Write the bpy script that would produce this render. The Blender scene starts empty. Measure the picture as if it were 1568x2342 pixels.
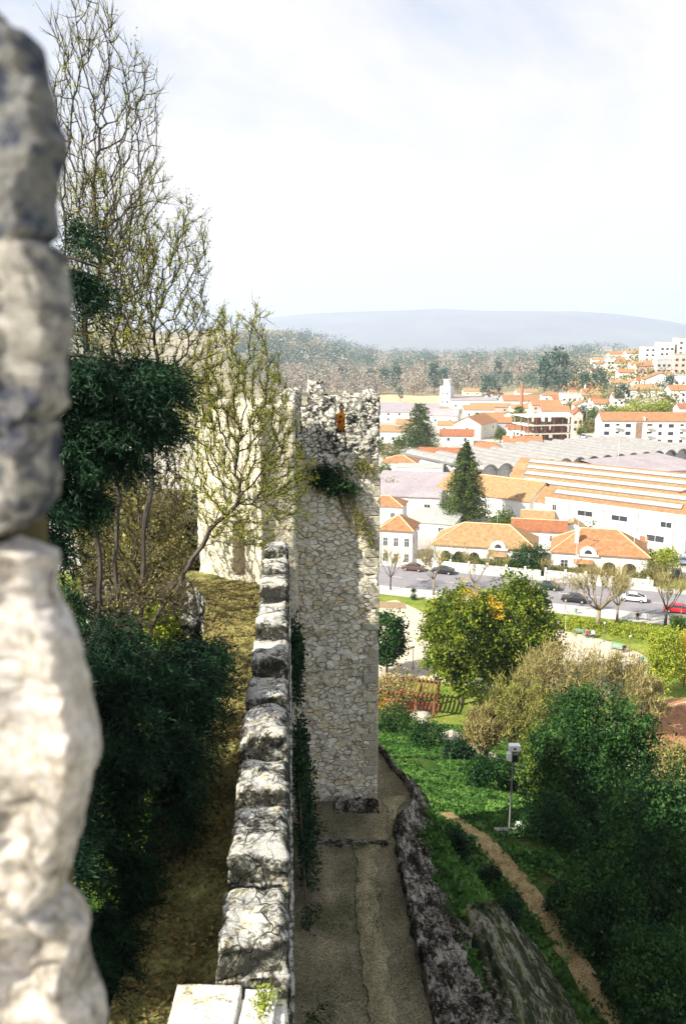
import bpy, math, random
import numpy as np
from mathutils import Vector, Matrix, noise
R = math.radians
random.seed(11)
rng = np.random.default_rng(7)
scene = bpy.context.scene
col = scene.collection
# ------------------------------------------------------------------ camera numbers
CAM_Z = 41.0; PITCH = R(11.64); FPX = 1821.0; CX, CY = 784.0, 1171.0
cp, sp = math.cos(PITCH), math.sin(PITCH)
def raydir(x, y):
    a = (x-CX)/FPX; b = (CY-y)/FPX
    return Vector((a, cp+b*sp, -sp+b*cp))
def P(x, y, Y):
    d = raydir(x, y); t = Y/d.y
    return Vector((d.x*t, Y, CAM_Z+d.z*t))
def G(x, y, z=0.0):
    d = raydir(x, y); t = (z-CAM_Z)/d.z
    return Vector((d.x*t, d.y*t, z))
def XZ(x, Y, z):            # world x of pixel column x at depth Y, height z
    return (x-CX)/FPX*(Y*cp-(z-CAM_Z)*sp)
# ------------------------------------------------------------------ terrain
def ss(a, b, x):
    t = min(1.0, max(0.0, (x-a)/(b-a))); return t*t*(3-2*t)
def lerp(pts, x):
    if x <= pts[0][0]: return pts[0][1]
    for (a, va), (b, vb) in zip(pts, pts[1:]):
        if x <= b: return va+(vb-va)*(x-a)/(b-a)
    return pts[-1][1]
XB = [(-30, 4.4), (17, 4.3), (22, 3.9), (26, 3.5), (29, 2.9), (31.5, .6), (34, -4), (40, -11), (60, -28), (90, -40)]
ZY = [(-40, 15.6), (38, 15.3), (46, 12.2), (57, 7.8), (70, 3.6), (80, .8), (85, 0), (95, 0)]
def wallx(Y): return -0.62-0.067*(Y-7.7)       # outer face of the curtain wall at its top
def gz(x, Y):
    z = lerp(ZY, Y)
    if z > 0:
        z -= max(0, x-10.5)*.42*(z/15.6)
        z = max(z, 0)
    # hill with the castle
    d = x-lerp(XB, Y)
    top = 24.2 if Y < 34 else max(0, 24.2-(Y-34)*.22)
    if d <= 0: pl = top-(.3 if Y < 33 else 0)
    else: pl = top-.5-1.75*d+.045*d*d if d < 14 else -9
    z = max(z, pl)
    if x < wallx(Y)-.3 and Y < 35.5: z = max(z, 25.6)
    elif x < -30 and Y > 60: z = max(z, 20*ss(150, 60, Y)*ss(-30, -55, x))
    t = x/max(Y, 1)
    if Y > 200:
        z += 44*ss(.19, .41, t)*ss(250, 640, Y)*(1-.4*ss(900, 1600, Y))
        if Y > 900:
            z += (78*ss(.06, -.09, t)+12)*ss(1100, 2300, Y)*(1-ss(3200, 5000, Y))
            z += 16*noise.noise((x/260, Y/420, 2.2))*ss(1000, 1700, Y)
            z = max(z, 0)
    return z
def GT(x, y):
    d = raydir(x, y); t = 14.0 if y > 1120 else (120.0 if y > 960 else 260.0); last = t
    while t < 9000:
        p = Vector((0, 0, CAM_Z))+d*t
        if p.z <= gz(p.x, p.y): break
        last = t; t *= 1.009
    lo, hi = last, t
    for _ in range(18):
        m = (lo+hi)/2; p = Vector((0, 0, CAM_Z))+d*m
        if p.z <= gz(p.x, p.y): hi = m
        else: lo = m
    return Vector((0, 0, CAM_Z))+d*hi
# ------------------------------------------------------------------ object helpers
def tag(o, label=None, cat=None, group=None, kind=None):
    if label: o["label"] = label
    if cat: o["category"] = cat
    if group: o["group"] = group
    if kind: o["kind"] = kind
    return o
def thing(name, label, cat, loc=(0, 0, 0), rz=0, group=None):
    o = bpy.data.objects.new(name, None); col.objects.link(o)
    o.empty_display_size = .3
    o.location = loc; o.rotation_euler = (0, 0, rz)
    return tag(o, label, cat, group)
def copy_tree(o, parent=None):
    c = o.copy(); col.objects.link(c)
    if parent: c.parent = parent
    for ch in list(o.children):
        copy_tree(ch, c)
    return c
class MB:
    def __init__(s): s.v = []; s.f = []; s.uv = {}
    def add(s, vs, fs):
        n = len(s.v); s.v += [tuple(p) for p in vs]; s.f += [tuple(n+i for i in f) for f in fs]
    def box(s, x0, x1, y0, y1, z0, z1):
        s.add([(x0,y0,z0),(x1,y0,z0),(x1,y1,z0),(x0,y1,z0),(x0,y0,z1),(x1,y0,z1),(x1,y1,z1),(x0,y1,z1)],
              [(0,3,2,1),(4,5,6,7),(0,1,5,4),(1,2,6,5),(2,3,7,6),(3,0,4,7)]); return s
    def poly(s, pts): s.add(pts, [tuple(range(len(pts)))]); return s
    def prism(s, pts, h0, h1, axis='z'):       # extrude polygon of 2d pts
        n = len(pts)
        def mk(p, h):
            return (p[0], p[1], h) if axis == 'z' else ((p[0], h, p[1]) if axis == 'y' else (h, p[0], p[1]))
        s.add([mk(p, h0) for p in pts]+[mk(p, h1) for p in pts],
              [tuple(range(n-1, -1, -1)), tuple(range(n, 2*n))]+[(i, (i+1) % n, n+(i+1) % n, n+i) for i in range(n)]); return s
    def tube(s, pts, rad, k=6, cap=True):
        pts = [Vector(p) for p in pts]; n = len(pts); base = len(s.v)
        if not hasattr(rad, '__len__'): rad = [rad]*n
        for i, p in enumerate(pts):
            t = (pts[min(i+1, n-1)]-pts[max(i-1, 0)]).normalized()
            a = t.cross(Vector((0.13, .31, .94)) if abs(t.z) < .9 else Vector((1, 0.1, 0))).normalized(); b = t.cross(a)
            for j in range(k):
                w = 2*math.pi*j/k
                s.v.append(tuple(p+(a*math.cos(w)+b*math.sin(w))*rad[i]))
        for i in range(n-1):
            for j in range(k):
                s.f.append((base+i*k+j, base+i*k+(j+1) % k, base+(i+1)*k+(j+1) % k, base+(i+1)*k+j))
        if cap:
            s.f.append(tuple(base+j for j in range(k-1, -1, -1))); s.f.append(tuple(base+(n-1)*k+j for j in range(k)))
        return s
    def build(s, name, mat, parent=None, smooth=False, bevel=0):
        me = bpy.data.meshes.new(name); me.from_pydata(s.v, [], s.f); me.validate(); me.update()
        if smooth: me.polygons.foreach_set('use_smooth', [True]*len(me.polygons))
        if mat: me.materials.append(mat)
        o = bpy.data.objects.new(name, me); col.objects.link(o)
        if parent: o.parent = parent
        if bevel:
            m = o.modifiers.new('b', 'BEVEL'); m.width = bevel; m.segments = 2; m.limit_method = 'ANGLE'
        return o
def npmesh(name, verts, k, mat, parent=None, mats=None, midx=None, smooth=False):
    """verts: (n*k,3) array, every k verts form one polygon"""
    n = len(verts)//k
    me = bpy.data.meshes.new(name)
    me.vertices.add(n*k); me.vertices.foreach_set('co', np.asarray(verts, dtype=np.float32).ravel())
    me.loops.add(n*k); me.loops.foreach_set('vertex_index', np.arange(n*k, dtype=np.int32))
    me.polygons.add(n); me.polygons.foreach_set('loop_start', np.arange(0, n*k, k, dtype=np.int32))
    try: me.polygons.foreach_set('loop_total', np.full(n, k, dtype=np.int32))
    except Exception: pass
    for m in (mats or [mat]): me.materials.append(m)
    if midx is not None: me.polygons.foreach_set('material_index', np.asarray(midx, dtype=np.int32))
    me.update(calc_edges=True)
    o = bpy.data.objects.new(name, me); col.objects.link(o)
    if parent: o.parent = parent
    return o
def quads(c, size, aspect=.5, up=None, upw=0.0, seed=0, droop=0.0):
    """leaf quads centred at c (n,3)"""
    r = np.random.default_rng(seed); n = len(c)
    a = r.normal(size=(n, 3))
    if up is not None: a = a*(1-upw)+np.asarray(up)*upw*1.6
    a[:, 2] -= droop
    a /= np.linalg.norm(a, axis=1)[:, None]+1e-9
    b = np.cross(a, r.normal(size=(n, 3))); b /= np.linalg.norm(b, axis=1)[:, None]+1e-9
    s = (size*(.6+.8*r.random(n)))[:, None]
    A = a*s*.5; B = b*s*aspect*.5
    out = np.empty((n, 4, 3)); out[:, 0] = c-A; out[:, 1] = c+B-A*.1; out[:, 2] = c+A; out[:, 3] = c-B-A*.1
    return out.reshape(-1, 3)
# ------------------------------------------------------------------ materials
def newmat(name):
    m = bpy.data.materials.new(name); m.use_nodes = True
    nt = m.node_tree; nt.nodes.clear()
    out = nt.nodes.new('ShaderNodeOutputMaterial'); b = nt.nodes.new('ShaderNodeBsdfPrincipled')
    nt.links.new(b.outputs[0], out.inputs[0])
    b.inputs['Specular IOR Level'].default_value = .25
    return m, nt, b
def ramp(nt, fac, stops, interp='LINEAR'):
    r = nt.nodes.new('ShaderNodeValToRGB'); nt.links.new(fac, r.inputs[0])
    r.color_ramp.interpolation = interp
    e = r.color_ramp.elements
    while len(e) < len(stops): e.new(.5)
    for i, (p, c) in enumerate(stops):
        e[i].position = p; e[i].color = (*c, 1) if len(c) == 3 else c
    return r.outputs[0]
def nz(nt, scale, detail=4, rough=.6, vec=None, dist=0):
    n = nt.nodes.new('ShaderNodeTexNoise'); n.inputs['Scale'].default_value = scale
    n.inputs['Detail'].default_value = detail; n.inputs['Roughness'].default_value = rough
    n.inputs['Distortion'].default_value = dist
    if vec is not None: nt.links.new(vec, n.inputs['Vector'])
    return n.outputs['Fac']
def mixc(nt, fac, a, b, mode='MIX'):
    m = nt.nodes.new('ShaderNodeMix'); m.data_type = 'RGBA'; m.blend_type = mode
    for s, v in ((m.inputs[0], fac), (m.inputs[6], a), (m.inputs[7], b)):
        if hasattr(v, 'links'): nt.links.new(v, s)
        elif isinstance(v, (int, float)): s.default_value = v
        else: s.default_value = (*v, 1)
    return m.outputs[2]
def bump(nt, b, h, strength=.5, dist=.05):
    n = nt.nodes.new('ShaderNodeBump'); n.inputs['Strength'].default_value = strength
    n.inputs['Distance'].default_value = dist
    nt.links.new(h, n.inputs['Height']); nt.links.new(n.outputs[0], b.inputs['Normal'])
def coords(nt, kind='Object', scale=None):
    t = nt.nodes.new('ShaderNodeTexCoord'); o = t.outputs[kind]
    if scale:
        m = nt.nodes.new('ShaderNodeMapping'); m.inputs['Scale'].default_value = scale
        nt.links.new(o, m.inputs['Vector']); o = m.outputs[0]
    return o
def noisy(name, c1, c2, scale=2, rough=.9, detail=5, spec=.2, c3=None, bs=0, bd=.03, fine=None, vscale=None, sub=0, kind='Object'):
    m, nt, b = newmat(name); v = coords(nt, kind, vscale)
    f = nz(nt, scale, detail, .65, v)
    st = [(.3, c1), (.7, c2)] if c3 is None else [(.25, c1), (.5, c2), (.75, c3)]
    c = ramp(nt, f, st)
    if fine:
        f2 = nz(nt, fine[0], 3, .6, v)
        c = mixc(nt, fine[1], c, ramp(nt, f2, [(.3, (.25, .25, .25)), (.7, (1.6, 1.6, 1.6))]), 'MULTIPLY')
        f = f2
    nt.links.new(c, b.inputs['Base Color'])
    b.inputs['Roughness'].default_value = rough; b.inputs['Specular IOR Level'].default_value = spec
    if bs: bump(nt, b, f, bs, bd)
    return m
def plain(name, c, rough=.6, spec=.3, metal=0, vary=.12):
    m, nt, b = newmat(name)
    f = nz(nt, 3.0, 3, .6, coords(nt))
    c = ramp(nt, f, [(.3, tuple(x*(1-vary) for x in c)), (.7, tuple(min(1, x*(1+vary)) for x in c))])
    nt.links.new(c, b.inputs['Base Color'])
    b.inputs['Roughness'].default_value = rough; b.inputs['Specular IOR Level'].default_value = spec
    b.inputs['Metallic'].default_value = metal
    return m
def leafmat(name, cols, scale=3.0, trans=.25, rough=.6):
    """foliage: colour varies leaf clump by leaf clump"""
    m, nt, b = newmat(name); v = coords(nt)
    f = nz(nt, scale, 2, .7, v); f2 = nz(nt, scale*9, 1, .5, v)
    mm = nt.nodes.new('ShaderNodeMath'); mm.operation = 'MULTIPLY_ADD'
    nt.links.new(f2, mm.inputs[0]); mm.inputs[1].default_value = .5; nt.links.new(f, mm.inputs[2])
    c = ramp(nt, mm.outputs[0], [(.5+.45*i/max(1, len(cols)-1), q) for i, q in enumerate(cols)])
    nt.links.new(c, b.inputs['Base Color']); b.inputs['Roughness'].default_value = rough
    b.inputs['Specular IOR Level'].default_value = .15
    if trans:
        tr = nt.nodes.new('ShaderNodeBsdfTranslucent'); nt.links.new(c, tr.inputs[0])
        ms = nt.nodes.new('ShaderNodeMixShader'); ms.inputs[0].default_value = trans
        out = [n for n in nt.nodes if n.type == 'OUTPUT_MATERIAL'][0]
        nt.links.new(b.outputs[0], ms.inputs[1]); nt.links.new(tr.outputs[0], ms.inputs[2]); nt.links.new(ms.outputs[0], out.inputs[0])
    return m
def stonemat(name, stone, mortar, vs=3.0, squash=1.35, lichen=None, lich_amt=.5, fine=26, bs=.6, mortw=.07, rnd=1.0, gloss=.9, pale=None):
    """rubble masonry: irregular stones, darker joints, stains"""
    m, nt, b = newmat(name); v0 = coords(nt)
    # wobble
    wn = nt.nodes.new('ShaderNodeTexNoise'); wn.inputs['Scale'].default_value = vs*.9; wn.inputs['Detail'].default_value = 3
    nt.links.new(v0, wn.inputs['Vector'])
    wv = nt.nodes.new('ShaderNodeVectorMath'); wv.operation = 'MULTIPLY_ADD'
    nt.links.new(wn.outputs['Color'], wv.inputs[0]); wv.inputs[1].default_value = (.22/vs*2,)*3; nt.links.new(v0, wv.inputs[2])
    mp = nt.nodes.new('ShaderNodeMapping'); mp.inputs['Scale'].default_value = (1, 1, squash); nt.links.new(wv.outputs[0], mp.inputs['Vector'])
    ve = nt.nodes.new('ShaderNodeTexVoronoi'); ve.feature = 'DISTANCE_TO_EDGE'; ve.inputs['Scale'].default_value = vs
    vc = nt.nodes.new('ShaderNodeTexVoronoi'); vc.feature = 'F1'; vc.inputs['Scale'].default_value = vs
    for q in (ve, vc):
        nt.links.new(mp.outputs[0], q.inputs['Vector']); q.inputs['Randomness'].default_value = rnd
    sep = nt.nodes.new('ShaderNodeSeparateColor'); nt.links.new(vc.outputs['Color'], sep.inputs[0])
    n = len(stone)
    sc = ramp(nt, sep.outputs[0], [(i/max(1, n-1), c) for i, c in enumerate(stone)])
    fn = nz(nt, fine, 4, .7, v0)
    sc = mixc(nt, .75, sc, ramp(nt, fn, [(.32, (.62, .61, .58)), (.62, (1.3, 1.3, 1.3))]), 'MULTIPLY')
    if pale:
        sc = mixc(nt, ramp(nt, nz(nt, 1.1, 4, .6, v0), [(.5, (0, 0, 0)), (.62, (.8, .8, .8))]), sc, pale)
    jm = ramp(nt, ve.outputs['Distance'], [(mortw*.4, (0, 0, 0)), (mortw*1.4, (1, 1, 1))])
    jn = nt.nodes.new('ShaderNodeMath'); jn.operation = 'MAXIMUM'; nt.links.new(jm, jn.inputs[0]); nt.links.new(ramp(nt, nz(nt, vs*.8, 4, .7, v0), [(.42, (0, 0, 0)), (.6, (.95, .95, .95))]), jn.inputs[1]); jm = jn.outputs[0]
    c = mixc(nt, jm, mortar, sc)
    if lichen:
        l1 = nz(nt, 2.2, 5, .75, v0); l2 = nz(nt, 11, 4, .7, v0)
        mm = nt.nodes.new('ShaderNodeMath'); mm.operation = 'MULTIPLY_ADD'
        nt.links.new(l2, mm.inputs[0]); mm.inputs[1].default_value = .8; nt.links.new(l1, mm.inputs[2])
        lm = ramp(nt, mm.outputs[0], [(1.12-lich_amt*.5, (0, 0, 0)), (1.2-lich_amt*.5, (1, 1, 1))])
        c = mixc(nt, lm, c, lichen)
    nt.links.new(c, b.inputs['Base Color'])
    h = nt.nodes.new('ShaderNodeMath'); h.operation = 'MULTIPLY_ADD'
    nt.links.new(fn, h.inputs[0]); h.inputs[1].default_value = .45; nt.links.new(jm, h.inputs[2])
    bump(nt, b, h.outputs[0], bs, .06)
    b.inputs['Roughness'].default_value = gloss; b.inputs['Specular IOR Level'].default_value = .15
    return m
def roofmat(name, c1, c2, c3):
    m, nt, b = newmat(name); uv = coords(nt, 'UV'); ob = coords(nt)
    f = nz(nt, 1.3, 5, .75, ob); fs = nz(nt, 5.5, 2, .7, uv)
    c = ramp(nt, f, [(.3, c1), (.5, c2), (.72, c3)])
    c = mixc(nt, .7, c, ramp(nt, fs, [(.3, (.62, .58, .55)), (.65, (1.2, 1.2, 1.15))]), 'MULTIPLY')
    w = nt.nodes.new('ShaderNodeTexWave'); w.inputs['Scale'].default_value = 1.15; w.bands_direction = 'X'
    w.inputs['Distortion'].default_value = .6
    nt.links.new(uv, w.inputs['Vector'])
    c = mixc(nt, .55, c, ramp(nt, w.outputs['Fac'], [(.1, (.55, .5, .48)), (.55, (1.1, 1.1, 1.1))]), 'MULTIPLY')
    nt.links.new(c, b.inputs['Base Color']); bump(nt, b, w.outputs['Fac'], .6, .06)
    b.inputs['Roughness'].default_value = .85
    return m
def specklemat(name, dark, mid, pale, yellow, cover=.5, vs=3.2, squash=1.3, joint=.035, yam=.5, bs=1.0, sc=7.0, sides=0):
    """weathered limestone: pale crust broken up by black lichen, some ochre lichen, narrow joints"""
    m, nt, b = newmat(name); v = coords(nt)
    n1 = nz(nt, sc, 8, .78, v, .3); n2 = nz(nt, sc*.22, 4, .6, v); n3 = nz(nt, sc*5, 3, .7, v)
    a = nt.nodes.new('ShaderNodeMath'); a.operation = 'MULTIPLY_ADD'; nt.links.new(n2, a.inputs[0]); a.inputs[1].default_value = .5; nt.links.new(n1, a.inputs[2])
    if sides:      # black lichen plus shade put into the colour of steep faces, tops kept pale
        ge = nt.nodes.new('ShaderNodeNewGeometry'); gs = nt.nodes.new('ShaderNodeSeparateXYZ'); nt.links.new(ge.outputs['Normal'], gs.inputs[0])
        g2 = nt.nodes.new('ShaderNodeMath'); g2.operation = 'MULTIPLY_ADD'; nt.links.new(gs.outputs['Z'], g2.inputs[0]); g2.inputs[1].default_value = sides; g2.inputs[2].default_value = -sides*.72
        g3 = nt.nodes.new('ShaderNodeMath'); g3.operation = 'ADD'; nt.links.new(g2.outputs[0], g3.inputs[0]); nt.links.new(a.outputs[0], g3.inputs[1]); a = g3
    t = .75+(.5-cover)*.5
    c = ramp(nt, a.outputs[0], [(t-.10, dark), (t-.015, mid), (t+.035, pale), (min(1, t+.25), tuple(min(.9, x*1.08) for x in pale))])
    ym = ramp(nt, nz(nt, sc*.45, 5, .7, v, .5), [(.58-.1*yam, (0, 0, 0)), (.66-.1*yam, (yam, yam, yam))])
    c = mixc(nt, ym, c, yellow, 'MULTIPLY')
    c = mixc(nt, .6, c, ramp(nt, n3, [(.35, (.55, .55, .55)), (.6, (1.25, 1.25, 1.25))]), 'MULTIPLY')
    wn = nt.nodes.new('ShaderNodeTexNoise'); wn.inputs['Scale'].default_value = vs; nt.links.new(v, wn.inputs['Vector'])
    wv = nt.nodes.new('ShaderNodeVectorMath'); wv.operation = 'MULTIPLY_ADD'; nt.links.new(wn.outputs['Color'], wv.inputs[0]); wv.inputs[1].default_value = (.25,)*3; nt.links.new(v, wv.inputs[2])
    mp = nt.nodes.new('ShaderNodeMapping'); mp.inputs['Scale'].default_value = (1, 1, squash); nt.links.new(wv.outputs[0], mp.inputs['Vector'])
    ve = nt.nodes.new('ShaderNodeTexVoronoi'); ve.feature = 'DISTANCE_TO_EDGE'; ve.inputs['Scale'].default_value = vs; nt.links.new(mp.outputs[0], ve.inputs['Vector'])
    jm = ramp(nt, ve.outputs['Distance'], [(joint*.3, (0, 0, 0)), (joint*1.8, (1, 1, 1))])
    if joint:
        jn = nt.nodes.new('ShaderNodeMath'); jn.operation = 'MAXIMUM'; nt.links.new(jm, jn.inputs[0]); nt.links.new(ramp(nt, n2, [(.42, (0, 0, 0)), (.6, (.9, .9, .9))]), jn.inputs[1])
        c = mixc(nt, jn.outputs[0], tuple(x*.9 for x in dark), c); jm = jn.outputs[0]
    nt.links.new(c, b.inputs['Base Color'])
    h = nt.nodes.new('ShaderNodeMath'); h.operation = 'MULTIPLY_ADD'; nt.links.new(n1, h.inputs[0]); h.inputs[1].default_value = 1.2; nt.links.new(jm, h.inputs[2])
    bump(nt, b, h.outputs[0], bs, .05); b.inputs['Roughness'].default_value = .95; b.inputs['Specular IOR Level'].default_value = .1
    return m
M = {}
M['tower'] = stonemat('tower_stone', [(.50,.46,.37),(.70,.66,.55),(.80,.77,.67),(.60,.56,.46),(.82,.79,.70),(.66,.56,.36),(.74,.73,.68)], (.30,.26,.18), 3.7, 1.6, (.26,.25,.2), .22, 24, .9, .07)
M['tower_top'] = stonemat('tower_top_stone', [(.36,.34,.29),(.62,.60,.53),(.76,.74,.66),(.48,.46,.40),(.80,.78,.70)], (.09,.085,.07), 4.6, 1.5, (.05,.05,.042), .30, 24, 1.0, .09)
M['tower_cream'] = stonemat('gate_stone', [(.46,.42,.31),(.60,.56,.45),(.64,.60,.48),(.55,.50,.38)], (.34,.29,.2), 4.0, 1.5, (.2,.17,.08), .2, 20, .5, .05)  # cream stone for the gate wall and some quoins
M['quoin'] = noisy('quoin_stone', (.34,.31,.21), (.46,.43,.34), 3.2, .9, 6, .15, (.52,.50,.43), .5, .04, (30, .6))
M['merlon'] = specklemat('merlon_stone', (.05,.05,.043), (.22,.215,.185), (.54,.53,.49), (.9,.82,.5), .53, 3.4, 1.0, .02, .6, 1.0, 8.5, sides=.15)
M['curtain'] = specklemat('curtain_stone', (.014,.014,.011), (.07,.065,.055), (.40,.39,.36), (.8,.8,.5), .47, 4.2, 1.0, .06, .5)
M['rubble'] = specklemat('rubble_stone', (.03,.027,.018), (.12,.108,.085), (.34,.32,.28), (.8,.72,.5), .48, 6.5, 1.0, .10, .5, 1.0, 6.5)
M['blockstone'] = specklemat('cut_block_stone', (.10,.09,.06), (.42,.39,.30), (.74,.72,.65), (.9,.85,.45), .66, 1.2, 1.0, .0, .6, .8, 9.0)
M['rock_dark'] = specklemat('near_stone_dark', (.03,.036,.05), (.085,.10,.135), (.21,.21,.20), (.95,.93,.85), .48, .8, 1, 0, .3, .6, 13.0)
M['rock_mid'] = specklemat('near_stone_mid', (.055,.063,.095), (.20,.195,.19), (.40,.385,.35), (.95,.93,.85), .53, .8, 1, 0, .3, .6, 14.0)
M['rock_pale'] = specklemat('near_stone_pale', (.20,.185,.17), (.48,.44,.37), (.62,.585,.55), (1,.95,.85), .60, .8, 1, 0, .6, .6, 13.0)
M['mortar'] = noisy('old_mortar', (.05,.045,.02), (.16,.13,.07), 14, 1, 5, .1, None, .6, .02)
M['walk'] = noisy('walk_earth', (.05,.045,.02), (.15,.14,.05), 1.6, 1, 6, .1, (.34,.33,.12), .8, .04, (14, .8))
M['list'] = noisy('list_earth', (.08,.075,.04), (.20,.18,.11), .6, 1, 8, .1, (.40,.35,.22), .8, .04, (18, .85))
M['dirt'] = noisy('dirt_path', (.15,.10,.045), (.30,.22,.10), 1.1, 1, 8, .1, (.46,.36,.2), .8, .04, (14, .85))
M['asphalt'] = noisy('asphalt', (.20,.19,.205), (.25,.24,.255), .5, .9, 4, .2, None, 0, .01, (6, .12))
M['paving'] = noisy('pale_paving', (.42,.40,.37), (.52,.5,.46), .6, .9, 4, .2, None, 0, .01, (5, .15))
M['sand'] = noisy('park_sand', (.44,.38,.28), (.56,.50,.39), .5, .95, 5, .1, None, 0, .01, (4, .2))
M['kerb'] = plain('kerb_stone', (.45,.44,.41), .9)
M['line'] = plain('road_paint', (.75,.75,.73), .8)
M['white'] = noisy('white_render', (.66,.65,.62), (.78,.77,.75), .7, .9, 4, .2, None, 0, .01)
M['cream'] = noisy('cream_render', (.60,.56,.46), (.72,.68,.58), .7, .9, 4, .2)
M['lilac'] = noisy('grey_and_shade_render', (.38,.37,.38), (.50,.49,.50), .7, .9, 4, .2)  # grey walls, and painted shade on the white gabled warehouse end
M['pinkw'] = noisy('pink_render', (.52,.38,.32), (.62,.47,.40), .7, .9, 4, .2)
M['brown'] = noisy('brown_concrete', (.20,.13,.09), (.36,.25,.18), .9, .9, 4, .2)
M['roof'] = roofmat('orange_roof_tiles', (.25,.115,.055), (.41,.205,.10), (.48,.30,.165))
M['roofred'] = roofmat('red_roof_tiles', (.23,.085,.045), (.36,.145,.07), (.43,.21,.10))
M['roofyel'] = roofmat('weathered_roof_tiles', (.25,.14,.07), (.41,.26,.13), (.48,.35,.20))
M['ridge'] = plain('ridge_tiles', (.66,.42,.24), .9)
M['groof'] = noisy('grey_sheet_roof', (.28,.245,.26), (.36,.32,.33), .15, .9, 4, .2, None, 0, .01, (1.4, .25))
M['concrete'] = noisy('vault_concrete', (.20,.195,.19), (.30,.29,.28), .6, .9, 4, .2)
M['skyl'] = noisy('skylight_sheet', (.30,.31,.29), (.42,.43,.40), .8, .5, 3, .3)
M['glass'] = plain('window_glass', (.035,.04,.05), .15, .6)
M['frame'] = plain('window_frame', (.62,.62,.60), .6)
M['shut'] = plain('brown_shutter', (.24,.13,.08), .7)
M['dark'] = plain('dark_opening', (.02,.018,.015), .9)
M['brick'] = noisy('chimney_brick', (.30,.12,.07), (.42,.2,.12), 2, .9, 4, .2)
M['bark'] = noisy('grey_bark', (.035,.03,.026), (.11,.095,.08), 5, .95, 5, .1, None, .5, .02, vscale=(1, 1, .3))
M['bark_lit'] = noisy('pale_bark', (.16,.13,.09), (.34,.28,.2), 4, .95, 5, .1, None, .5, .02, vscale=(1, 1, .3))  # pale tan bark of the planes and park trees
M['trunkb'] = noisy('brown_bark', (.09,.06,.04), (.20,.15,.10), 5, .95, 5, .1, None, .5, .02, vscale=(1, 1, .3))
M['bud'] = leafmat('spring_buds', [(.18,.20,.03),(.38,.40,.05),(.52,.52,.09)], 1.5, .35)
M['budred'] = leafmat('brown_olive_leaves', [(.06,.05,.02),(.15,.13,.04),(.30,.26,.09)], 1.5, .3)
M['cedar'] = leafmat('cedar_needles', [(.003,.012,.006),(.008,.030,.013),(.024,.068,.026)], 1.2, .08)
M['cedar2'] = leafmat('conifer_needles', [(.012,.028,.010),(.05,.085,.018),(.14,.17,.035)], .5, .15)
M['laurel'] = leafmat('evergreen_leaves', [(.010,.034,.005),(.07,.12,.012),(.34,.38,.035)], .9, .3)
M['dkgreen'] = leafmat('dark_leaves', [(.005,.018,.006),(.018,.062,.014),(.07,.15,.03)], .6, .25)
M['midgreen'] = leafmat('green_leaves', [(.02,.05,.01),(.07,.12,.02),(.15,.2,.03)], .7, .2)
M['lime'] = leafmat('lime_leaves', [(.10,.16,.015),(.24,.30,.03),(.42,.42,.05)], .9, .3)
M['orangel'] = leafmat('golden_leaves', [(.30,.22,.02),(.50,.34,.03),(.55,.42,.05)], 1.2, .3)
M['twig'] = leafmat('tan_twigs', [(.06,.045,.018),(.27,.22,.09),(.46,.40,.17)], 1.6, .15)
M['olive'] = leafmat('olive_scrub', [(.06,.06,.02),(.16,.16,.05),(.28,.26,.08)], .8, .1)
M['ivy'] = leafmat('ivy_leaves', [(.004,.012,.006),(.010,.035,.014),(.03,.07,.02)], 1.3, .15)
M['grassy'] = leafmat('herb_leaves', [(.018,.055,.010),(.05,.13,.022),(.13,.25,.05)], .45, .25)
M['fargreen'] = leafmat('far_tree_green', [(.025,.06,.05),(.05,.095,.07),(.11,.15,.09)], .05, 0)
M['farpink'] = leafmat('far_bare_trees', [(.22,.19,.15),(.30,.26,.21),(.38,.33,.28)], .01, 0)
M['red'] = plain('red_car_paint', (.55,.02,.02), .3, .5)
M['cgreen'] = plain('dark_green_car_paint', (.012,.03,.022), .3, .5)
M['cwhite'] = plain('white_car_paint', (.7,.7,.7), .3, .5)
M['cbrown'] = plain('brown_car_paint', (.11,.06,.04), .3, .5)
M['cdark'] = plain('black_car_paint', (.02,.02,.024), .3, .5)
M['cblue'] = plain('blue_car_paint', (.16,.20,.30), .3, .5)
M['tyre'] = plain('tyre_rubber', (.015,.015,.015), .9)
M['hub'] = plain('wheel_hub', (.4,.4,.42), .4, .5)
M['metal'] = plain('grey_metal', (.16,.16,.16), .5, .4)
M['galv'] = plain('galvanised_metal', (.45,.46,.47), .5, .4)
M['wood'] = plain('pergola_wood', (.20,.09,.04), .8)
M['benchg'] = plain('green_bench_paint', (.20,.33,.25), .6)
M['skin'] = plain('skin', (.52,.30,.21), .6)
M['hair'] = plain('dark_hair', (.02,.012,.01), .6)
M['c_black'] = plain('black_cloth', (.02,.02,.022), .9)
M['c_red'] = plain('red_cloth', (.45,.05,.03), .9)
M['c_white'] = plain('white_cloth', (.7,.7,.7), .9)
M['c_blue'] = plain('blue_cloth', (.05,.07,.3), .9)
M['c_teal'] = plain('teal_cloth', (.05,.25,.2), .9)
M['c_grey'] = plain('grey_cloth', (.2,.2,.21), .9)
M['c_jean'] = plain('denim', (.03,.04,.08), .9)
def _jacket():
    m, nt, b = newmat('patterned_jacket'); v = coords(nt)
    n = nt.nodes.new('ShaderNodeTexVoronoi'); n.inputs['Scale'].default_value = 11; nt.links.new(v, n.inputs['Vector'])
    s = nt.nodes.new('ShaderNodeSeparateColor'); nt.links.new(n.outputs['Color'], s.inputs[0])
    c = ramp(nt, s.outputs[0], [(0, (.75,.24,.01)), (.5, (.8,.36,.02)), (.74, (.30,.02,.02)), (.88, (.03,.01,.02))], 'CONSTANT')
    nt.links.new(c, b.inputs['Base Color']); b.inputs['Roughness'].default_value = .9; return m
M['jacket'] = _jacket()
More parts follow.
